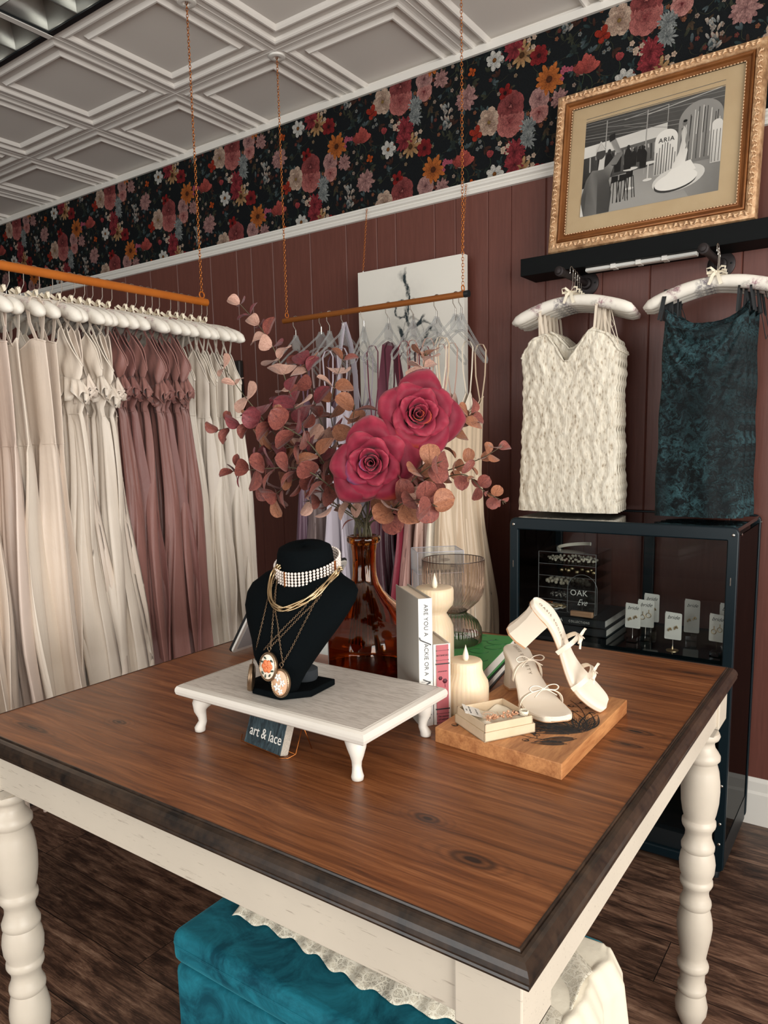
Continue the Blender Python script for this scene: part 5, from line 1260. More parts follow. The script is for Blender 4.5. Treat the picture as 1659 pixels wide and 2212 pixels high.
# ---------------------------------------------------------------- books
B0=V(-.716,1.122,TZ); bs=V(.64,.77,0).normalized(); bb=V(-bs.y,bs.x,0)
M['pages']=simple('book_pages',(222,206,184),.8,var=.08,vs=300,aniso=(1,1,.1))
def upbook(name,lab,o,th_,dep,h,covers,spine,pages=M['pages']):
    t_=thing(name,lab,'book',(0,0,0)); Tb=frameM(o,bs,V(0,0,1)) # local x=thickness, y=up, z= outward to reader (-bb)
    c=MB(); c.box((0,0,-dep),(.0025,h,0),M=Tb); c.box((th_-.0025,0,-dep),(th_,h,0),M=Tb); c.build('cover_board',covers,t_,smooth=False,bevel=.0008)
    s=MB(); s.grid(lambda u,v:Tb@V(th_*u,h*v,.0025*math.sin(PI*u)+.0002),8,1); s.box((0,0,-.0018),(th_,h,-.0002),M=Tb); s.build('spine',spine,t_)
    MB().box((.0026,.003,-dep+.004),(th_-.0026,h-.004,-.002),M=Tb).build('page_block',pages,t_,smooth=False)
    return t_,Tb
wb,Tb=upbook('standing_book','tall white book with grey covers and a lettered spine, standing behind the riser',B0,.027,.150,.248,simple('grey_book_cloth',(176,170,160),.75,bump=.2,bs=700),simple('white_spine',(230,228,222),.6))
sp=Tb@Matrix.Translation((.0135,.134,.0032))@Matrix.Rotation(-PI/2,4,'Z')
M['grey_ink']=simple('grey_ink',(66,66,68),.6)
text('ARE YOU A',.0115,M['grey_ink'],sp@Matrix.Translation((-.073,0,0)),'lettering',wb,ext=.0001,sp=1.05)
text('J',.026,M['grey_ink'],sp@Matrix.Translation((-.034,.0,0)),'lettering',wb,ext=.0001,font_shear=.5)
text('ACKIE OR A',.0115,M['grey_ink'],sp@Matrix.Translation((.003,0,0)),'lettering',wb,ext=.0001,sp=1.0)
text('M',.022,M['grey_ink'],sp@Matrix.Translation((.047,.0,0)),'lettering',wb,ext=.0001,font_shear=.5)
text('ARILYN?',.0115,M['grey_ink'],sp@Matrix.Translation((.077,0,0)),'lettering',wb,ext=.0001)
MB().box((.0035,-.130,.0034),(.0235,-.1295,.0036),M=Tb@Matrix.Translation((0,.248-.03,0))@Matrix.Translation((0,0,0))).build('spine_rule',M['grey_ink'],wb,smooth=False)
text('PAM',.010,M['grey_ink'],sp@Matrix.Translation((.112,0,0)),'lettering',wb,ext=.0001,sp=1.2)
text('RANDOM',.0045,M['grey_ink'],Tb@Matrix.Translation((.0135,.022,.0034)),'lettering',wb,ext=.0001); text('HOUSE',.0045,M['grey_ink'],Tb@Matrix.Translation((.0135,.016,.0034)),'lettering',wb,ext=.0001)
pb,Tp=upbook('standing_book','short white book with a dusty rose spine label, leaning right of the tall white book',B0+bs*.0285,.034,.095,.158,simple('cream_cover',(222,212,200),.6),simple('white_spine2',(228,220,210),.6))
MB().box((.005,0.001,.0026),(.029,.157,.0034),M=Tp).build('rose_spine_label',simple('dusty_rose_paper',(176,92,98),.6,var=.06,vs=40),pb,smooth=False)
q=MB()
for y_ in (.119,.030): MB().box((.003,y_,.0034),(.031,y_+.0022,.0040),M=Tp).build('spine_band',M['ink'],pb,smooth=False)
for y_ in (.146,.127,.022,.004): 
    q=MB()
    q.box((.005,y_,.0034),(.029,y_+.0005,.0038),M=Tp); q.box((.0045,y_-.0006,.0034),(.0058,y_+.0012,.0040),M=Tp); q.box((.0282,y_-.0006,.0034),(.0295,y_+.0012,.0040),M=Tp); q.build('ornament_rule',M['ink'],pb,smooth=False)
for y_ in (.105,.066):
    q=MB()
    for k in range(5): q.tube([Tp@V(.010+.0035*k+.0016*math.cos(a),y_+.0012*math.sin(a),.0037) for a in [PI*j/4 for j in range(6)]],.0003,4)
    q.box((.007,y_-.0004,.0034),(.027,y_,.0037),M=Tp); q.build('ornament_scroll',M['ink'],pb,smooth=False)
text('BOTANICALS',.0048,M['ink'],Tp@Matrix.Translation((.017,.1365,.0038)),'lettering',pb,ext=.0001,sx=.85)
text('The season',.0050,M['ink'],Tp@Matrix.Translation((.017,.0165,.0038)),'lettering',pb,ext=.0001,font_shear=.4); text('of rebirth',.0050,M['ink'],Tp@Matrix.Translation((.017,.0105,.0038)),'lettering',pb,ext=.0001,font_shear=.4)
q=MB()
for (x_,y_,r_) in ((.0125,.092,.0042),(.0215,.086,.0050)):
    for k in range(3):
        for i in range(6): a=i*1.05+k; q.ball(Tp@V(x_+r_*(.6-.2*k)*math.cos(a),y_+r_*(.6-.2*k)*math.sin(a),.0036+k*.0003),r_*.42,6,sc=(1,1,.2),M=Tp.to_3x3())
q.tube([Tp@V(.0215,.082,.0037),Tp@V(.022,.074,.0037)],.0004,4)
q.build('printed_roses',simple('dark_rose_ink',(92,24,40),.5,c2=(60,14,28),vs=500),pb,ang=180)
GA=V(-.690,1.322,0); gu=V(-.19,.98,0).normalized(); gv=V(-gu.y,gu.x,0)
for i,(z0,z1,cm,lab,ln) in enumerate(((TZ,TZ+.023,M['black'],'black covered book at the bottom, beneath the bright green book',.012),(TZ+.0235,TZ+.055,simple('green_book_cover',(52,140,68),.45),'bright green embossed book lying under the ribbed smoked vase',0))):
    g=thing('lying_book',lab,'book',(0,0,0)); Tg=frameM(GA-gv*ln*.3+V(0,0,z0),gu,gv); D_,L_=.165,.30; hh=z1-z0
    c=MB(); c.box((0,0,0),(L_,D_,.0028),M=Tg); c.box((0,0,hh-.0028),(L_,D_,hh),M=Tg); c.box((0,D_-.003,0),(L_,D_,hh),M=Tg); c.build('cover',cm,g,smooth=False,bevel=.0006)
    MB().box((.003,.004,.003),(L_-.003,D_-.004,hh-.003),M=Tg).build('page_block',simple('white_pages',(224,218,208),.8) if i==0 else bpy.data.materials['white_pages'],g,smooth=False)
    if i:
        q=MB()
        for (cx_,cy_,rr) in ((.19,.028,.020),(.235,.030,.024),(.15,.05,.022),(.26,.07,.03),(.09,.03,.018)):
            q.tube([Tg@V(cx_+rr*math.cos(a)*.8,cy_+rr*math.sin(a),hh+.0002) for a in [2*PI*k/24*.8 for k in range(24)]],.0009,5)
        q.build('embossed_scrolls',simple('deep_green',(22,84,38),.4),g,ang=180)
# ---------------------------------------------------------------- candles
def wax():
    t=NT('ivory_wax'); t.P(Base_Color=srgb(238,216,184),Roughness=.45); t.b.inputs['Subsurface Weight'].default_value=.35; t.b.inputs['Subsurface Radius'].default_value=(.02,.012,.006); t.b.inputs['Subsurface Scale'].default_value=.6
    t.bump(t.noise(t.coord((200,200,3)),1,2),.12,.001); return t.m
M['wax']=wax(); M['flame']=simple('plastic_flame',(240,230,208),.35)
def candle(lab,c,prof,group='flameless pillar candles'):
    th=thing('pillar_candle',lab,'candle',(c[0],c[1],TZ),0,group)
    MB().lathe([(max(.0008,r),z) for r,z in prof],96,rib=.012,ribn=32).build('wax_body',M['wax'],th,ang=60)
    zt=prof[-1][1]; fp=[(.001,0),(.004,.003),(.0062,.009),(.0058,.016),(.0036,.024),(.0014,.031),(.0002,.036)]
    MB().lathe([(r,zt-.004+z) for r,z in fp],14,c=(0.001,0,0)).build('flame_tip',M['flame'],th,ang=180)
candle('tall ivory hourglass pillar candle behind the white book',(-.790,1.302),[(.030,0),(.040,.003),(.0405,.06),(.0405,.130),(.0395,.148),(.034,.162),(.026,.174),(.0255,.177),(.031,.185),(.0385,.194),(.0405,.204),(.0405,.225),(.039,.2305),(.036,.232),(.0,.230)])
candle('short ivory ribbed pillar candle with narrow neck beside the pink spined book',(-.679,1.234),[(.040,0),(.0445,.002),(.046,.01),(.046,.055),(.0445,.066),(.0355,.082),(.0335,.090),(.0335,.104),(.0315,.108),(.029,.109),(.0,.107)])
# ---------------------------------------------------------------- ribbed smoked vase
sv=thing('ribbed_vase','ribbed smoky glass goblet vase standing on the green book','vase',(-.857,1.500,TZ+.0552))
po=[(.060,0),(.067,.004),(.0675,.02),(.066,.035),(.058,.052),(.044,.064),(.033,.070),(.031,.074),(.034,.079),(.047,.090),(.061,.104),(.070,.120),(.073,.140),(.0735,.17),(.0735,.203)]
def smoke_glass(name,c,rf=.0):
    t=NT(name); out=t.n['Material Output']; tr=t.new('BsdfTransparent',{'Color':srgb(*c)}); gl=t.new('BsdfGlossy',{'Roughness':.06,'Color':(.9,.85,.8,1)})
    fr=t.new('Fresnel',{'IOR':1.5}); mx=t.new('MixShader',{0:t.math('MULTIPLY_ADD',fr.outputs[0],1.1,.03,),1:tr.outputs[0],2:gl.outputs[0]}); t.t.links.new(mx.outputs[0],out.inputs[0]); return t.m
M['smoke']=smoke_glass('smoke_glass',(222,212,204))
MB().lathe(po,180,rib=.022,ribn=45,cap=False).build('ribbed_wall',M['smoke'],sv,ang=180)
MB().lathe([(.0001,.078),(.03,.076),(.032,.080),(.0001,.084)],32,cap=False).build('glass_floor',M['smoke'],sv)
q=MB(); q.tube([(.0735*math.cos(2*PI*i/64),.0735*math.sin(2*PI*i/64),.203) for i in range(64)],.0011,6,closed=True); q.build('rim',simple('smoke_rim',(60,48,42),.15,spec=.8),sv,ang=180)
# ---------------------------------------------------------------- clear box with ribbon roll
zt=1.156; c4=[onz(871,1181,zt),onz(902,1194,zt),onz(995,1190,zt),onz(960,1176,zt)]
ctr=sum(c4,V(0,0,0))/4; ex=(c4[2]-c4[1]); ey=(c4[0]-c4[1]); ex=ex.normalized(); ey=V(-ex.y,ex.x,0); wx,wy=.125,.095
O_=V(c4[1].x,c4[1].y,0); Tx=frameM(V(O_.x,O_.y,TZ),ex,ey); hb=zt-TZ
ab=thing('clear_lidded_box','tall clear acrylic box with a lid, behind the candles and smoked vase','box',(0,0,0))
def shell(mb,x0,y0,z0,x1,y1,z1,t_,Mx): 
    mb.box((x0,y0,z0),(x1,y0+t_,z1),M=Mx);mb.box((x0,y1-t_,z0),(x1,y1,z1),M=Mx);mb.box((x0,y0,z0),(x0+t_,y1,z1),M=Mx);mb.box((x1-t_,y0,z0),(x1,y1,z1),M=Mx)
q=MB(); shell(q,.003,.003,.001,wx-.003,wy-.003,hb-.05,.002,Tx); q.build('box_body',M['acrylic'],ab,smooth=False)
q=MB(); shell(q,0,0,hb-.058,wx,wy,hb,.002,Tx); q.build('box_lid',M['acrylic'],ab,smooth=False)
q=MB()
for z in (hb-.058,hb): q.tube([Tx@V(x,y,z) for x,y in((0,0),(wx,0),(wx,wy),(0,wy))],.0010,5,closed=True)
for x,y in((0,0),(wx,0),(wx,wy),(0,wy)): q.tube([Tx@V(x,y,0),Tx@V(x,y,hb)],.0009,5)
q.build('box_edges',simple('bright_acrylic_edge',(196,194,204),.25),ab,ang=180)
rl=tag(MB().lathe([(.036,0),(.037,.002),(.037,.075),(.036,.077),(.020,.077),(.019,.06)],40,M=Tx@Matrix.Translation((.062,.048,.14))).lathe([(.03,0),(.03,.138)],30,M=Tx@Matrix.Translation((.062,.048,.002))).build('ribbon_roll',simple('cream_roll',(220,210,192),.7)),'cream ribbon roll standing inside the clear lidded box','ribbon roll')
# ---------------------------------------------------------------- amber bottle vase
M['amber']=glass('amber_glass',(204,126,50),.0,1.45)
av=thing('amber_vase','large amber glass bottle vase holding roses and eucalyptus, behind the bust','vase',(-1.021,1.366,TZ))
po=[(.0005,.004),(.100,.003),(.122,.001),(.131,.006),(.135,.02),(.136,.06),(.133,.085),(.122,.110),(.104,.133),(.082,.153),(.060,.172),(.044,.190),(.034,.208),(.029,.228),(.0275,.255),(.0285,.285),(.031,.296),(.0305,.300),(.0315,.303),(.037,.305),(.0395,.310),(.0395,.317),(.037,.321),(.032,.322),(.0285,.318),(.026,.30),(.0235,.255),(.025,.228),(.030,.207),(.040,.188),(.056,.168),(.078,.149),(.100,.129),(.118,.106),(.129,.083),(.132,.06),(.131,.022),(.126,.012),(.10,.010),(.0005,.010)]
MB().lathe(po,72,cap=False).build('bottle',M['amber'],av,ang=180)
# ---------------------------------------------------------------- oak board, box, sandals
bdp=[(-.655,1.076),(-.407,1.053),(-.407,1.393),(-.655,1.412)]
ob=thing('wooden_board','thick oak board engraved with black lily of the valley stems, on the table corner side','board',(0,0,0))
MB().prism(bdp,TZ,TZ+.028).build('board',wood('oak',(150,92,52),(206,146,92),(14,2,14),3,.5,'World'),ob,smooth=False,bevel=.0015)
eg=MB(); r=random.Random(9); ZB=TZ+.0285
def ln(pts,w=.0008): eg.tube([V(x,y,ZB) for x,y in pts],w,4,flat=.4)
def leafp(x,y,a,L,wd,hatch=7):
    d=V(math.cos(a),math.sin(a),0); n_=V(-d.y,d.x,0); o=V(x,y,ZB)
    def side(s): return [o+d*L*t_+n_*s*wd*math.sin(PI*t_**.8)+n_*L*.12*t_*t_ for t_ in [i/10 for i in range(11)]]
    for s in (-1,1): eg.tube(side(s),[.0004+.0009*math.sin(PI*i/10) for i in range(11)],4,flat=.4)
    for k in range(hatch):
        s=-1+2*(k+.5)/hatch; eg.tube([o+d*L*t_+n_*s*wd*math.sin(PI*t_**.8)+n_*L*.12*t_*t_ for t_ in [.08+.75*i/6*r.uniform(.7,1) for i in range(7)]],[.0002+.0006*math.sin(PI*(i+.5)/7) for i in range(7)],4,flat=.4)
def bell(x,y,a,s):
    for q in range(3): eg.tube([V(x+s*math.cos(a+t_)*(1-.25*q),y+s*math.sin(a+t_)*(.8-.2*q),ZB) for t_ in [2*PI*i/12 for i in range(12-q*4)]],.0006,4,closed=(q==0),flat=.4)
def sprig(x,y,a,L,n,cv=.6):
    pts=[]
    for i in range(12): t_=i/11; pts.append((x+math.cos(a+cv*t_)*L*t_,y+math.sin(a+cv*t_)*L*t_))
    ln(pts,.0007)
    for i in range(n):
        p=pts[3+int(8*i/n)]; s=1 if i%2 else -1; aa=a+cv*.5+s*1.2; q=(p[0]+.012*math.cos(aa),p[1]+.012*math.sin(aa)); ln([p,q],.0005); bell(q[0]+.004*math.cos(aa),q[1]+.004*math.sin(aa),aa,.006)
ox_,oy_=-.425,1.19
for a,L,w_ in ((2.75,.13,.012),(2.95,.16,.010),(3.15,.15,.010),(3.35,.12,.010),(1.95,.10,.013),(2.3,.13,.012),(1.65,.10,.014),(3.6,.09,.009)): leafp(ox_,oy_,a,L,w_)
leafp(-.425,1.20,1.50,.085,.012,9); leafp(-.422,1.16,3.75,.075,.010,7); leafp(-.428,1.13,3.5,.06,.008,6)
sprig(-.44,1.17,3.2,.15,6,.35); sprig(-.44,1.17,2.9,.13,6,.5); sprig(-.45,1.20,2.2,.12,5,.4); sprig(-.45,1.13,3.4,.11,5,-.3); sprig(-.44,1.25,1.9,.10,5,.3); sprig(-.60,1.11,2.5,.03,2)
eg.build('engraved_flowers',simple('burnt_black_ink',(22,20,20),.6),ob,ang=180)
# gift box
gx=thing('jewellery_box','open beige cardboard box of beaded hair pins, on the oak board','box',(-.5475,1.061,TZ+.0285),math.radians(58.6))
M['kraft']=simple('beige_card',(214,192,162),.75,bump=.15,bs=400,c2=(206,182,150),vs=30)
s_=.103
def obox(mb,a,z0,z1,t_=.002): 
    mb.box((a,a,z0),(s_-a,a+t_,z1));mb.box((a,s_-a-t_,z0),(s_-a,s_-a,z1));mb.box((a,a,z0),(a+t_,s_-a,z1));mb.box((s_-a-t_,a,z0),(s_-a,s_-a,z1))
q=MB(); obox(q,0,0,.0165); q.box((0,0,0),(s_,s_,.0015)); q.build('lid_underneath',M['kraft'],gx,smooth=False)
q=MB(); obox(q,.0028,.002,.030); q.box((.003,.003,.004),(s_-.003,s_-.003,.006)); q.build('box_base',M['kraft'],gx,smooth=False)
r=random.Random(2)
def cl(u,v): x=.007+.089*u; y=.007+.089*v; return V(x,y,.017+.006*math.sin(7*u+3*v)*math.sin(5*v+1)+.005*math.sin(13*u)*math.sin(9*v+2*u)+ .006*max(0,abs(u-.5)*2-.6))
MB().grid(cl,40,40).build('cloth_lining',simple('cream_muslin',(232,220,198),.85,bump=.2,bs=500),gx,ang=180)
GT=Matrix.Translation((-.5475,1.061,TZ+.0285))@Matrix.Rotation(math.radians(58.6),4,'Z')
pc=thing('price_card','small white printed card tucked into the open beige box','card',(0,0,0)); Tq=GT@Matrix.Translation((.028,.052,.020))@Matrix.Rotation(1.2,4,'Z')@Matrix.Rotation(.35,4,'X')
MB().box((0,0,0),(.045,.033,.0006),M=Tq).build('card',M['card'],pc,smooth=False)
text('Pearl Flower Comb',.0042,M['ink'],Tq@Matrix.Translation((.023,.021,.0008)),'lettering',pc,ext=.0001); text('Gold',.0042,M['ink'],Tq@Matrix.Translation((.018,.028,.0008)),'lettering',pc,ext=.0001); text('by hand  No 12',.004,M['ink'],Tq@Matrix.Translation((.024,.008,.0008)),'lettering',pc,ext=.0001)
M['coralb']=simple('peach_bead',(214,160,124),.3,coat=.3)
for k,(x_,y_,lab) in enumerate(((.030,.030,'peach bead hair comb lying nearest the near corner of the beige box'),(.052,.032,'peach bead spray in the middle of the beige box'),(.078,.030,'peach bead spray by the dark bead at the right of the beige box'))):
    mb=MB()
    for i in range(16): mb.ball(GT@V(x_+r.uniform(-.012,.012),y_+r.uniform(-.008,.008),.025+r.uniform(0,.006)),r.uniform(.0016,.003),7)
    for i in range(8): a=r.random()*6; mb.tube([GT@V(x_+r.uniform(-.01,.01),y_+r.uniform(-.007,.007),.026),GT@V(x_+.014*math.cos(a),y_+.012*math.sin(a),.031)],.0005,4)
    if k==0: mb.tube([GT@V(x_+.004+.010*math.cos(a),y_+.012+.010*math.sin(a),.030) for a in [PI*j/10 for j in range(11)]],.0005,5)
    tag(mb.build('hair_comb',M['coralb'],ang=180),lab,'hair comb','beaded hair combs in the box')
tag(MB().ball(GT@V(.088,.028,.028),.0045,8,sc=(1,1,.8)).ball(GT@V(.083,.034,.028),.0035,8).build('dark_bead',simple('garnet_bead',(52,20,20),.15,coat=.5),ang=180),'dark red bead cluster at the right corner of the beige box','bead')
mb=MB()
for i in range(9):
    a=i*.7; mb.tube([GT@V(.094+.007*math.cos(a+t_),.022+.009*math.sin(a+t_),.030+.004*math.sin(3*t_+i)) for t_ in [PI*1.4*j/10 for j in range(11)]],.0011,5)
tag(mb.build('tassel_knot',M['ivory'],ang=180),'knotted cream tassel at the right corner of the beige box','tassel')
# sandals
M['leather']=simple('cream_leather',(232,218,198),.42,var=.03,vs=30,bump=.08,bs=300); M['leather2']=simple('tan_sole',(196,150,112),.5); M['insole']=simple('cream_insole',(238,226,208),.5)
LS=.235
def fz(y):
    ks=[(0,.083),(.03,.082),(.055,.077),(.085,.060),(.115,.039),(.145,.021),(.17,.013),(.2,.011),(.235,.012)]
    for a,b in zip(ks,ks[1:]):
        if y<=b[0]: k=(y-a[0])/(b[0]-a[0]); k=k; return a[1]+(b[1]-a[1])*k
    return ks[-1][1]
def fzs(y): return (fz(max(0,y-.012))+fz(y)+fz(min(LS,y+.012)))/3
def fw_(y):
    ks=[(0,.004),(.004,.014),(.012,.022),(.03,.028),(.06,.0265),(.095,.0255),(.125,.031),(.155,.0395),(.180,.042),(.205,.039),(.222,.033),(.231,.027),(.235,.017)]
    for a,b in zip(ks,ks[1:]):
        if y<=b[0]: k=(y-a[0])/(b[0]-a[0]); return a[1]+(b[1]-a[1])*k
    return ks[-1][1]
def sandal(lab,Mx,flip=1):
    th=thing('heeled_sandal',lab,'shoe',(0,0,0),0,'pair of cream heeled sandals'); th.matrix_world=Mx
    cxs=lambda y: flip*.006*math.sin(PI*min(1,y/LS))
    def slab(t0,t1,k,name,mat):
        mb=MB(); N=44
        ysl=[LS*i/N for i in range(N+1)]; ysl=sorted(set(ysl+[.002,.005,.008,.228,.232]))
        vs=[];fs=[]
        for y in ysl:
            w=fw_(y)*k; z=fzs(y)
            for (xx,zz) in ((-1,t0),(-1,t1),(-.9,t1+.0012),(-.5,t1+.0006),(0,t1),(.5,t1+.0006),(.9,t1+.0012),(1,t1),(1,t0)): vs.append(V(cxs(y)+xx*w,y,z+zz))
        m=9
        for i in range(len(ysl)-1):
            for j in range(m): fs.append((i*m+j,i*m+(j+1)%m,(i+1)*m+(j+1)%m,(i+1)*m+j))
        fs+=[tuple(range(m)),tuple(reversed(range((len(ysl)-1)*m,len(ysl)*m)))]
        mb.add(vs,fs); return mb.build(name,mat,th,ang=50)
    slab(-.0085,-.002,1.0,'footbed_edge',M['leather']); slab(-.0019,-.0004,.95,'insole',M['insole']); slab(-.0105,-.0086,.98,'outsole',M['leather2'])
    hb=MB(); top=[];bot=[]
    outl=[(-.024,.052),(-.027,.030),(-.022,.012),(-.010,.003),(.010,.003),(.022,.012),(.027,.030),(.024,.052)]
    lv=[(.0725,1.0,0),(.05,.93,.001),(.025,.94,.0),(.004,1.0,-.002)]
    vs=[]
    for z,k,dy in lv:
        for x,y in outl: zz=z if z<.07 else fzs(y)-.0095; vs.append(V(x*k,.028+(y-.028)*k+dy,zz))
    hb.add(vs,[(i*8+j,i*8+(j+1)%8,(i+1)*8+(j+1)%8,(i+1)*8+j) for i in range(3) for j in range(8)]+[tuple(range(8))])
    hb.build('block_heel',M['leather'],th,ang=30)
    hp=MB(); hp.prism([(x*1.0,.028+(y-.028)*1.0-.002) for x,y in outl],0,.004); hp.build('heel_tip',M['leather2'],th,smooth=False)
    for yb,hh,wd in ((.108,.036,.0085),(.172,.028,.0085)):
        w=fw_(yb)+.001; z0=fzs(yb); pts=[]
        for i in range(15):
            a=PI*i/14; pts.append(V(cxs(yb)-w*math.cos(a)*1.02,yb-.010+.010*math.sin(a),z0-.006+(hh+.006)*math.sin(a)**.8))
        MB().ribbon(pts,(0,wd,.002),.0018).build('strap',M['leather'],th)
        c=pts[7]+V(0,.002,.002); bw=MB()
        for s in (-1,1):
            lp=[c,c+V(s*.010,.000,.006),c+V(s*.022,.002,.008),c+V(s*.029,.003,.003),c+V(s*.024,.004,-.002),c+V(s*.012,.003,-.001),c]
            bw.ribbon(smoothline(lp,30),(0,.0042,.001),.0012)
            bw.ribbon(smoothline([c,c+V(s*.010,.006,-.003),c+V(s*.022,.013,-.010)],16),(0,.0035,.001),.0012)
        bw.ball(c,.0042,10,sc=(1,.8,.7)); bw.build('bow',M['leather'],th,ang=60)
    tx=text('OASIS SOCIETY',.0098,simple('grey_stamp',(166,150,130),.6),Matrix.Identity(4),'lettering',None,ext=.0001,sp=1.35)
    me=tx.data
    for v in me.vertices:
        a,b=v.co.x,v.co.y; y=.058+a*1.0; v.co=V(-b,y,fzs(y)+.0006)
    tx.parent=th
    return th
dirA=V(.72,-.69,0).normalized(); xA=V(-dirA.y,dirA.x,0)*-1
MA=frameM(V(-.644,1.373,TZ+.0286),xA,dirA)
sandal('cream block heel sandal with two bows standing flat on the oak board',MA)
to=-fw; yB=(R2*.76-U2*.64+to*.10).normalized(); zB=(R2*.58+U2*.62+to*.52); zB=(zB-yB*zB.dot(yB)).normalized(); xB=yB.cross(zB)
MBm=Matrix.Identity(4)
for i,a in enumerate((xB,yB,zB)):
    for j in range(3): MBm[j][i]=a[j]
tip=V(-.432,1.322,TZ+.034); MBm.translation=tip-yB*.232-zB*.002
sandal('cream block heel sandal propped up on its partner, heel in the air',MBm,-1)
# ---------------------------------------------------------------- lace garment on the ottoman
def lace():
    t=NT('cream_lace'); p=t.coord((1,1,1),kind='World'); v=t.new('TexVoronoi',{'Vector':p,'Scale':70},feature='DISTANCE_TO_EDGE').outputs['Distance']; n=t.noise(p,30,5,.7)
    v2=t.new('TexVoronoi',{'Vector':p,'Scale':420},feature='DISTANCE_TO_EDGE').outputs['Distance']
    k=t.math('MAXIMUM',t.math('LESS_THAN',v,.07),t.math('LESS_THAN',v2,.10)); t.P(Base_Color=t.mix(k,srgb(206,194,170),srgb(236,228,208)),Roughness=.8,Alpha=t.mr(t.math('MAXIMUM',k,t.math('GREATER_THAN',n,.47)),0,1,.35,1)); t.bump(t.math('ADD',n,t.math('MULTIPLY',k,.5)),.5,.004); return t.m
lg=thing('lace_garment','folded cream lace garment lying across the teal ottoman under the table','garment',(0,0,0))
def lf1(u,v):
    x=-1.105+.70*u; yf=.975+.006*math.sin(60*u)+.012*math.sin(9*u); y=yf+(1.30-yf)*v
    z=OZ+.004+.012*min(1,v*10)+.014*math.sin(11*u+6*v)*v+.007*math.sin(31*u+14*v)*min(1,v*3)+.002*math.sin(120*u)*max(0,1-v*6)
    return V(x,y,z)
MB().grid(lf1,160,50).build('lace_top_layer',lace(),lg,ang=180,solid=.001)
def lf2(u,v):
    y=.985+.31*u; a=v
    x=-.47+ (.085*min(1,a*2.2)+.014*math.sin(16*u)*a+.025*a)*(1 if True else 0); z=OZ+.022-.012*a*2 if a<.35 else OZ+.012-.40*(a-.35)
    x+=.004*math.sin(50*u+2*a)*a+.006*math.sin(23*u)*a; z+=.012*math.sin(14*u)*(a<.3)*a
    return V(x,y+.05*a*(u-.5),z)
MB().grid(lf2,120,50).build('lace_side_drape',simple('cream_crinkle_cotton',(236,226,204),.8,bump=.9,bs=60),lg,ang=180,solid=.001)
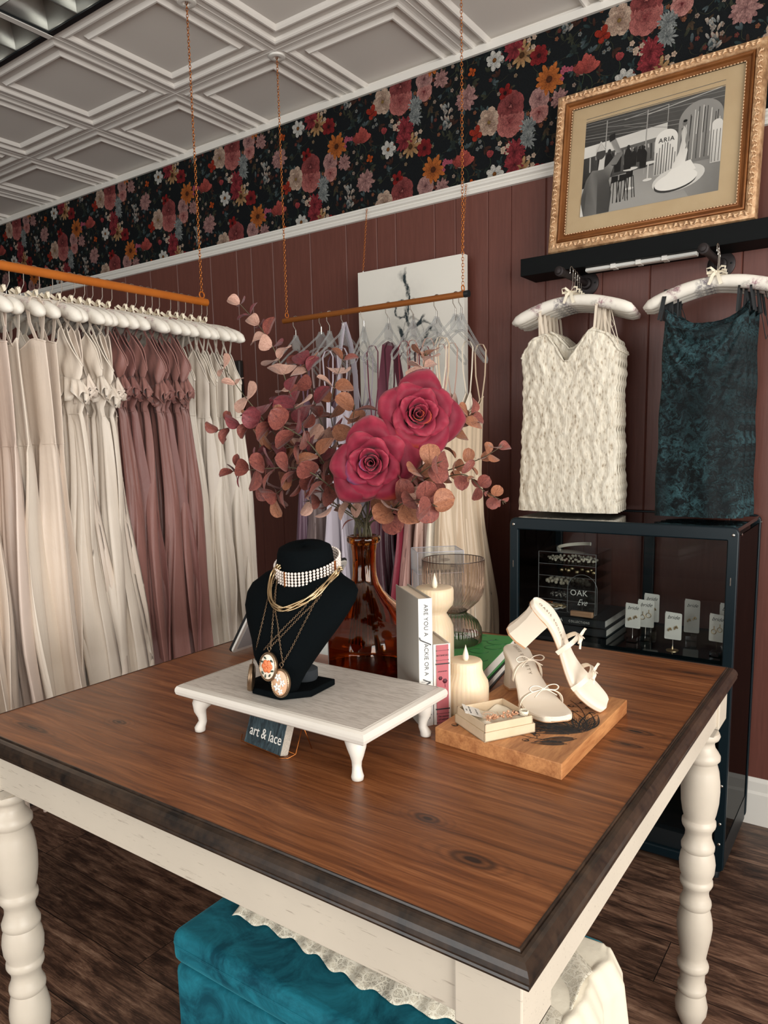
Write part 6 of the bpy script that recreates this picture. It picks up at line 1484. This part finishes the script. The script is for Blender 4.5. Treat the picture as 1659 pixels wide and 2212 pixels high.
# ---------------------------------------------------------------- roses
def rose_mat():
    t=NT('rose_petal'); a=t.new('VertexColor',layer_name='Col').outputs[0]; n=t.noise(t.coord((1,1,1)),60,4,.6)
    t.P(Base_Color=t.mix(1,a,t.ramp(n,[(.3,(.8,.8,.8,1)),(.7,(1.08,1.08,1.08,1))]),'MULTIPLY'),Roughness=.6); t.b.inputs['Sheen Weight'].default_value=.08; t.b.inputs['Specular IOR Level'].default_value=.25; t.bump(t.noise(t.coord((1,1,1)),25,3),.25,.002); return t.m
M['petal']=rose_mat(); M['stem']=simple('green_brown_stem',(92,88,62),.6,c2=(70,58,46),vs=15)
mouth=V(-1.021,1.366,TZ+.315)
def rose(lab,c,nrm,R,seed,base):
    th=thing('rose',lab,'flower',(0,0,0),0,'burgundy roses in the amber vase'); r=random.Random(seed)
    nrm=Vector(nrm).normalized(); q=nrm.to_track_quat('Z','Y'); Tr=Matrix.Translation(c)@q.to_matrix().to_4x4()@Matrix.Rotation(r.random()*6,4,'Z')
    dk=srgb(52,8,20)[:3]; md=srgb(132,26,50)[:3]; lt=srgb(176,66,82)[:3]; orr=srgb(196,84,38)[:3]; pu=srgb(112,84,128)[:3]
    mx=lambda a,b,k:tuple(x+(y-x)*max(0,min(1,k)) for x,y in zip(a,b))
    N=24
    for k in range(N):
        f=k/(N-1); a0=k*2.399+r.uniform(-.2,.2)
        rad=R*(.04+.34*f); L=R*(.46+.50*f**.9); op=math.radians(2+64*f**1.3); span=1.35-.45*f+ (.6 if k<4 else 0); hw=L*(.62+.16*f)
        tipc=orr if r.random()<.10 else pu if r.random()<.06 else lt
        wv=r.uniform(0,6); mb=MB()
        def fn(u,v):
            s=u*2-1
            # petal local: axis along radial direction a0, rises with opening angle
            w=hw*(math.sin(PI*min(1,(v*.82+.10)))**.55)*s
            curl=f*R*.42*max(0,v-.66)**1.5*3.4+ .9*R*abs(s)**3*max(0,v-.35)*.35*f
            up=L*v*math.cos(op*(.35+.65*v)); out=rad*(.3+.7*min(1,v*3))+L*v*math.sin(op*(.35+.65*v))
            # cup around centre axis
            ca=w/(max(.012,(rad+.45*L*f+.35*L*(1-f)*.6)))
            ca=max(-1.75,min(1.75,ca))
            rr_=out*(1-.05*s*s)
            x=rr_*math.cos(ca); y=rr_*math.sin(ca)
            x+= -(.10*L)*(s*s)*(v)*(f); z=up*(1-.12*s*s*v)-curl
            z+=.07*R*f*math.sin(4.5*s+wv)*v*v+.02*R*math.sin(13*s+wv)*v**3; tipf=math.exp(-(s*3.2)**2)*max(0,v-.85)*R*.16*f; x+=tipf
            return Tr@(Matrix.Rotation(a0,3,'Z')@V(x,y,z-R*.42))
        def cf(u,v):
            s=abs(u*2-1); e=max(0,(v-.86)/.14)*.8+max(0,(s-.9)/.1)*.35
            return mx(mx(dk,md,v*1.7-.5+(1-f)*.35),tipc,e+r.random()*.04)  # petal bases darkened: shade of the deep cavity put into the vertex colour
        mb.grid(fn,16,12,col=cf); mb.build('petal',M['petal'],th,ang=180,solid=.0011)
    mb=MB(); 
    for i in range(5): 
        a=i*1.256; mb.add([Tr@V(.0,0,-R*.45),Tr@V(R*.5*math.cos(a-.25),R*.5*math.sin(a-.25),-R*.38),Tr@V(R*.85*math.cos(a),R*.85*math.sin(a),-R*.30),Tr@V(R*.5*math.cos(a+.25),R*.5*math.sin(a+.25),-R*.38)],[(0,1,2,3)])
    mb.build('sepal',M['stem'],th,solid=.001)
    bq=Tr@V(0,0,-R*.42); MB().tube(smoothline([bq,bq*.6+mouth*.4-nrm*.03,mouth+V(base,.0,0),mouth+V(base*1.2,.004,-.12),mouth+V(base*4,.01,-.27)],24),.0026,8).build('stem',M['stem'],th,ang=180)
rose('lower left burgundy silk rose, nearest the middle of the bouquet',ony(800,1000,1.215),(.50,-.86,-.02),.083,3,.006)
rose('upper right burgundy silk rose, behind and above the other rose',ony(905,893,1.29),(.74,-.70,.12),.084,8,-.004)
# ---------------------------------------------------------------- eucalyptus
def leaf_mat(name,c1,c2,c3):
    t=NT(name); p=t.coord(); n=t.noise(p,9,6,.75,1); w=t.new('TexWave',{'Vector':t.coord(rot=(0,0,.6)),'Scale':7,'Distortion':8,'Detail':3}).outputs['Fac']
    t.P(Base_Color=t.ramp(t.math('ADD',t.math('MULTIPLY',n,.88),t.math('MULTIPLY',w,.12)),[(.32,srgb(*c1)),(.52,srgb(*c2)),(.72,srgb(*c3))]),Roughness=.6); t.b.inputs['Sheen Weight'].default_value=.2; return t.m
LM=[leaf_mat('red_brown_leaf',(84,38,34),(124,58,48),(166,100,80)),leaf_mat('burgundy_leaf',(74,26,32),(118,42,50),(150,74,72)),leaf_mat('pale_pink_leaf',(160,116,100),(192,150,132),(212,176,158)),leaf_mat('copper_leaf',(110,62,40),(150,92,62),(188,132,98))]
def leaf_mesh(k,asp,cup,pt):
    mb=MB()
    def fn(u,v):
        s=u*2-1; w=asp*.5*math.sqrt(max(0,1-(2*min(1,v*1.0)-1)**2))*(.86+.28*v if asp<.95 else 1); x=s*w; y=.06+.94*v
        z=cup*(x*x*1.6)+.10*math.sin(PI*v)*cup-.12*cup*v*v+.015*math.sin(9*s+k)
        if pt: y+=.0
        return V(x,y,z)
    mb.grid(fn,10,12); mb.tube([(0,-.02,0),(0,.1,.0),(0,.5,.012+.1*cup),(0,.92,0)],[.018,.014,.009,.004],5)
    return mb
PL=[]
for k,(asp,cup,pt) in enumerate(((.92,.35,0),(.78,.7,1),(1.0,-.3,0),(.42,.9,1))):
    for m in LM:
        o=leaf_mesh(k,asp,cup,pt).build('leaf',m,None,ang=180); me=o.data; bpy.data.objects.remove(o); PL.append(me)
def branch(lab,pts,s0,s1,seed,mats=(0,0,3,1),n=None,start=.25,thin=.0):
    th=thing('eucalyptus_branch',lab,'branch',(0,0,0),0,'dried eucalyptus branches in the amber vase'); r=random.Random(seed)
    P=[ony(x,y,Y) for x,y,Y in pts]; e0=(seed*7%10-5)*.0035
    full=smoothline([mouth+V(e0*3,.0,-.26),mouth+V(e0,.004*(seed%3-1),-.06),mouth+V(e0*1.3,.0,.03)]+P,70); path=smoothline(P,60)
    st=MB().tube(full,[.0022-.0014*i/len(full) for i in range(len(full))],7); st.build('stem',M['stem'],th,ang=180)
    L=sum((b-a).length for a,b in zip(path,path[1:])); n=n or max(3,int(L/.034)); ang=r.random()*3
    for i in range(n+1):
        f=start*0+ i/n; idx=min(len(path)-2,int(f*(len(path)-2))); p=path[idx]; t_=(path[idx+1]-path[max(0,idx-1)]).normalized()
        size=(s0+(s1-s0)*f)*r.uniform(.85,1.15)*(1.1 if seed<8 else 1.0); ang+=PI/2+r.uniform(-.3,.3)
        a=t_.cross(V(0,0,1)); a=(a if a.length>.05 else V(1,0,0)).normalized(); b=t_.cross(a).normalized()
        for sgn in (1,-1):
            if f<.98 or True:
                d=(a*math.cos(ang)+b*math.sin(ang))*sgn; y_=(d*.9+t_*r.uniform(.15,.6)).normalized()
                nr=(t_*.8-d*.3+V(r.uniform(-.6,.6),r.uniform(-.9,.2),r.uniform(-.3,.6))); x_=y_.cross(nr).normalized(); z_=x_.cross(y_)
                mi=r.choice(mats); k=0 if r.random()<.45 else 2 if r.random()<.5 else 1
                if thin and r.random()<thin: k=3
                o=bpy.data.objects.new('leaf',PL[k*4+mi]); COL.objects.link(o); o.parent=th
                Ml=Matrix.Identity(4)
                for ii,ax in enumerate((x_,y_,z_)):
                    for jj in range(3): Ml[jj][ii]=ax[jj]*size
                Ml.translation=p; o.matrix_world=Ml
    tipb=MB(); e=path[-1]; t_=(path[-1]-path[-4]).normalized()
    for i in range(3): tipb.tube([e,e+t_*.008+V(r.uniform(-1,1),r.uniform(-1,1),r.uniform(-1,1))*.005],[.0014,.0004],5)
    tipb.build('tip_bud',M['stem'],th,ang=180)
B_=branch
B_('longest eucalyptus branch, reaching to the upper left with pale tip leaves',[(690,1010,1.32),(655,930,1.31),(625,845,1.30),(597,765,1.29),(563,708,1.28),(515,653,1.27)],.052,.034,1,(0,1,2,1,2),12)
B_('thin eucalyptus branch on the left with two pale leaves in front of the cream gowns',[(650,985,1.27),(600,945,1.26),(560,895,1.25),(520,845,1.24),(483,792,1.23)],.046,.040,2,(0,2,2,1),6,thin=.3)
B_('eucalyptus branch pointing far left with burgundy leaves at gown waist height',[(690,985,1.24),(630,930,1.22),(570,912,1.20),(520,918,1.19),(470,930,1.18)],.048,.036,3,(0,1,0,3),9)
B_('low eucalyptus branch pointing left with dark narrow tip leaves',[(700,1040,1.22),(640,1012,1.20),(580,1012,1.18),(540,1015,1.17),(503,1018,1.16)],.052,.036,4,(0,0,1),9,thin=.2)
B_('lowest left eucalyptus branch with a big round drooping leaf',[(720,1085,1.28),(680,1045,1.26),(640,1035,1.24),(605,1060,1.22),(588,1075,1.21)],.050,.042,5,(0,0,3),7)
B_('dense eucalyptus branch on the left, between the long branch and the low ones',[(710,1020,1.30),(670,980,1.28),(635,965,1.26),(595,975,1.24),(565,965,1.23)],.052,.044,6,(0,0,1,3),8)
B_('upright eucalyptus branch left of the lower rose',[(730,1000,1.36),(700,930,1.37),(680,870,1.38),(662,800,1.40),(655,780,1.40)],.052,.040,7,(0,2,3,1),8)
B_('upright eucalyptus branch with copper leaves in front of the clear hangers',[(740,990,1.40),(715,900,1.41),(722,835,1.42),(742,775,1.43)],.048,.044,8,(3,0,3,2),6)
B_('short eucalyptus sprig between the two roses and the lilac gown',[(770,1000,1.36),(760,940,1.34),(765,885,1.33)],.046,.046,9,(3,3,0),4)
B_('eucalyptus branch rising above the upper rose',[(830,1020,1.44),(870,930,1.45),(900,850,1.46),(915,790,1.46),(918,770,1.46)],.044,.046,10,(3,2,3),8)
B_('eucalyptus branch right of the upper rose with copper leaves',[(860,1050,1.38),(920,1000,1.40),(970,950,1.42),(1005,905,1.43),(1020,895,1.43)],.048,.042,11,(3,0,3),7)
B_('eucalyptus branch stretching right with small tip leaves',[(850,1080,1.36),(920,1035,1.36),(985,1010,1.36),(1040,990,1.36),(1078,968,1.36)],.048,.028,12,(0,3,3),8)
B_('lowest right eucalyptus branch with thin drooping tip leaves',[(840,1100,1.34),(930,1045,1.33),(1000,1025,1.32),(1045,1060,1.31),(1085,1082,1.30)],.048,.024,13,(0,3,0),10,thin=.35)
B_('eucalyptus branch of large round leaves under the lower rose to the right',[(830,1120,1.30),(865,1090,1.26),(905,1080,1.23),(935,1090,1.21)],.050,.046,14,(0,3,0),5)
B_('short eucalyptus sprig below the lower rose on the left',[(765,1120,1.32),(735,1100,1.30),(700,1085,1.28),(668,1082,1.27)],.044,.040,15,(2,0,2),4,thin=.5)
B_('eucalyptus branch tucked behind the left side of the lower rose',[(740,1060,1.34),(700,1000,1.33),(665,950,1.32),(640,890,1.32),(620,860,1.32)],.052,.046,16,(0,1,0),8)
B_('small eucalyptus sprig between the roses at the right',[(850,1100,1.27),(890,1040,1.26),(925,1010,1.25),(945,1000,1.25)],.048,.044,17,(3,0,3,2),4)
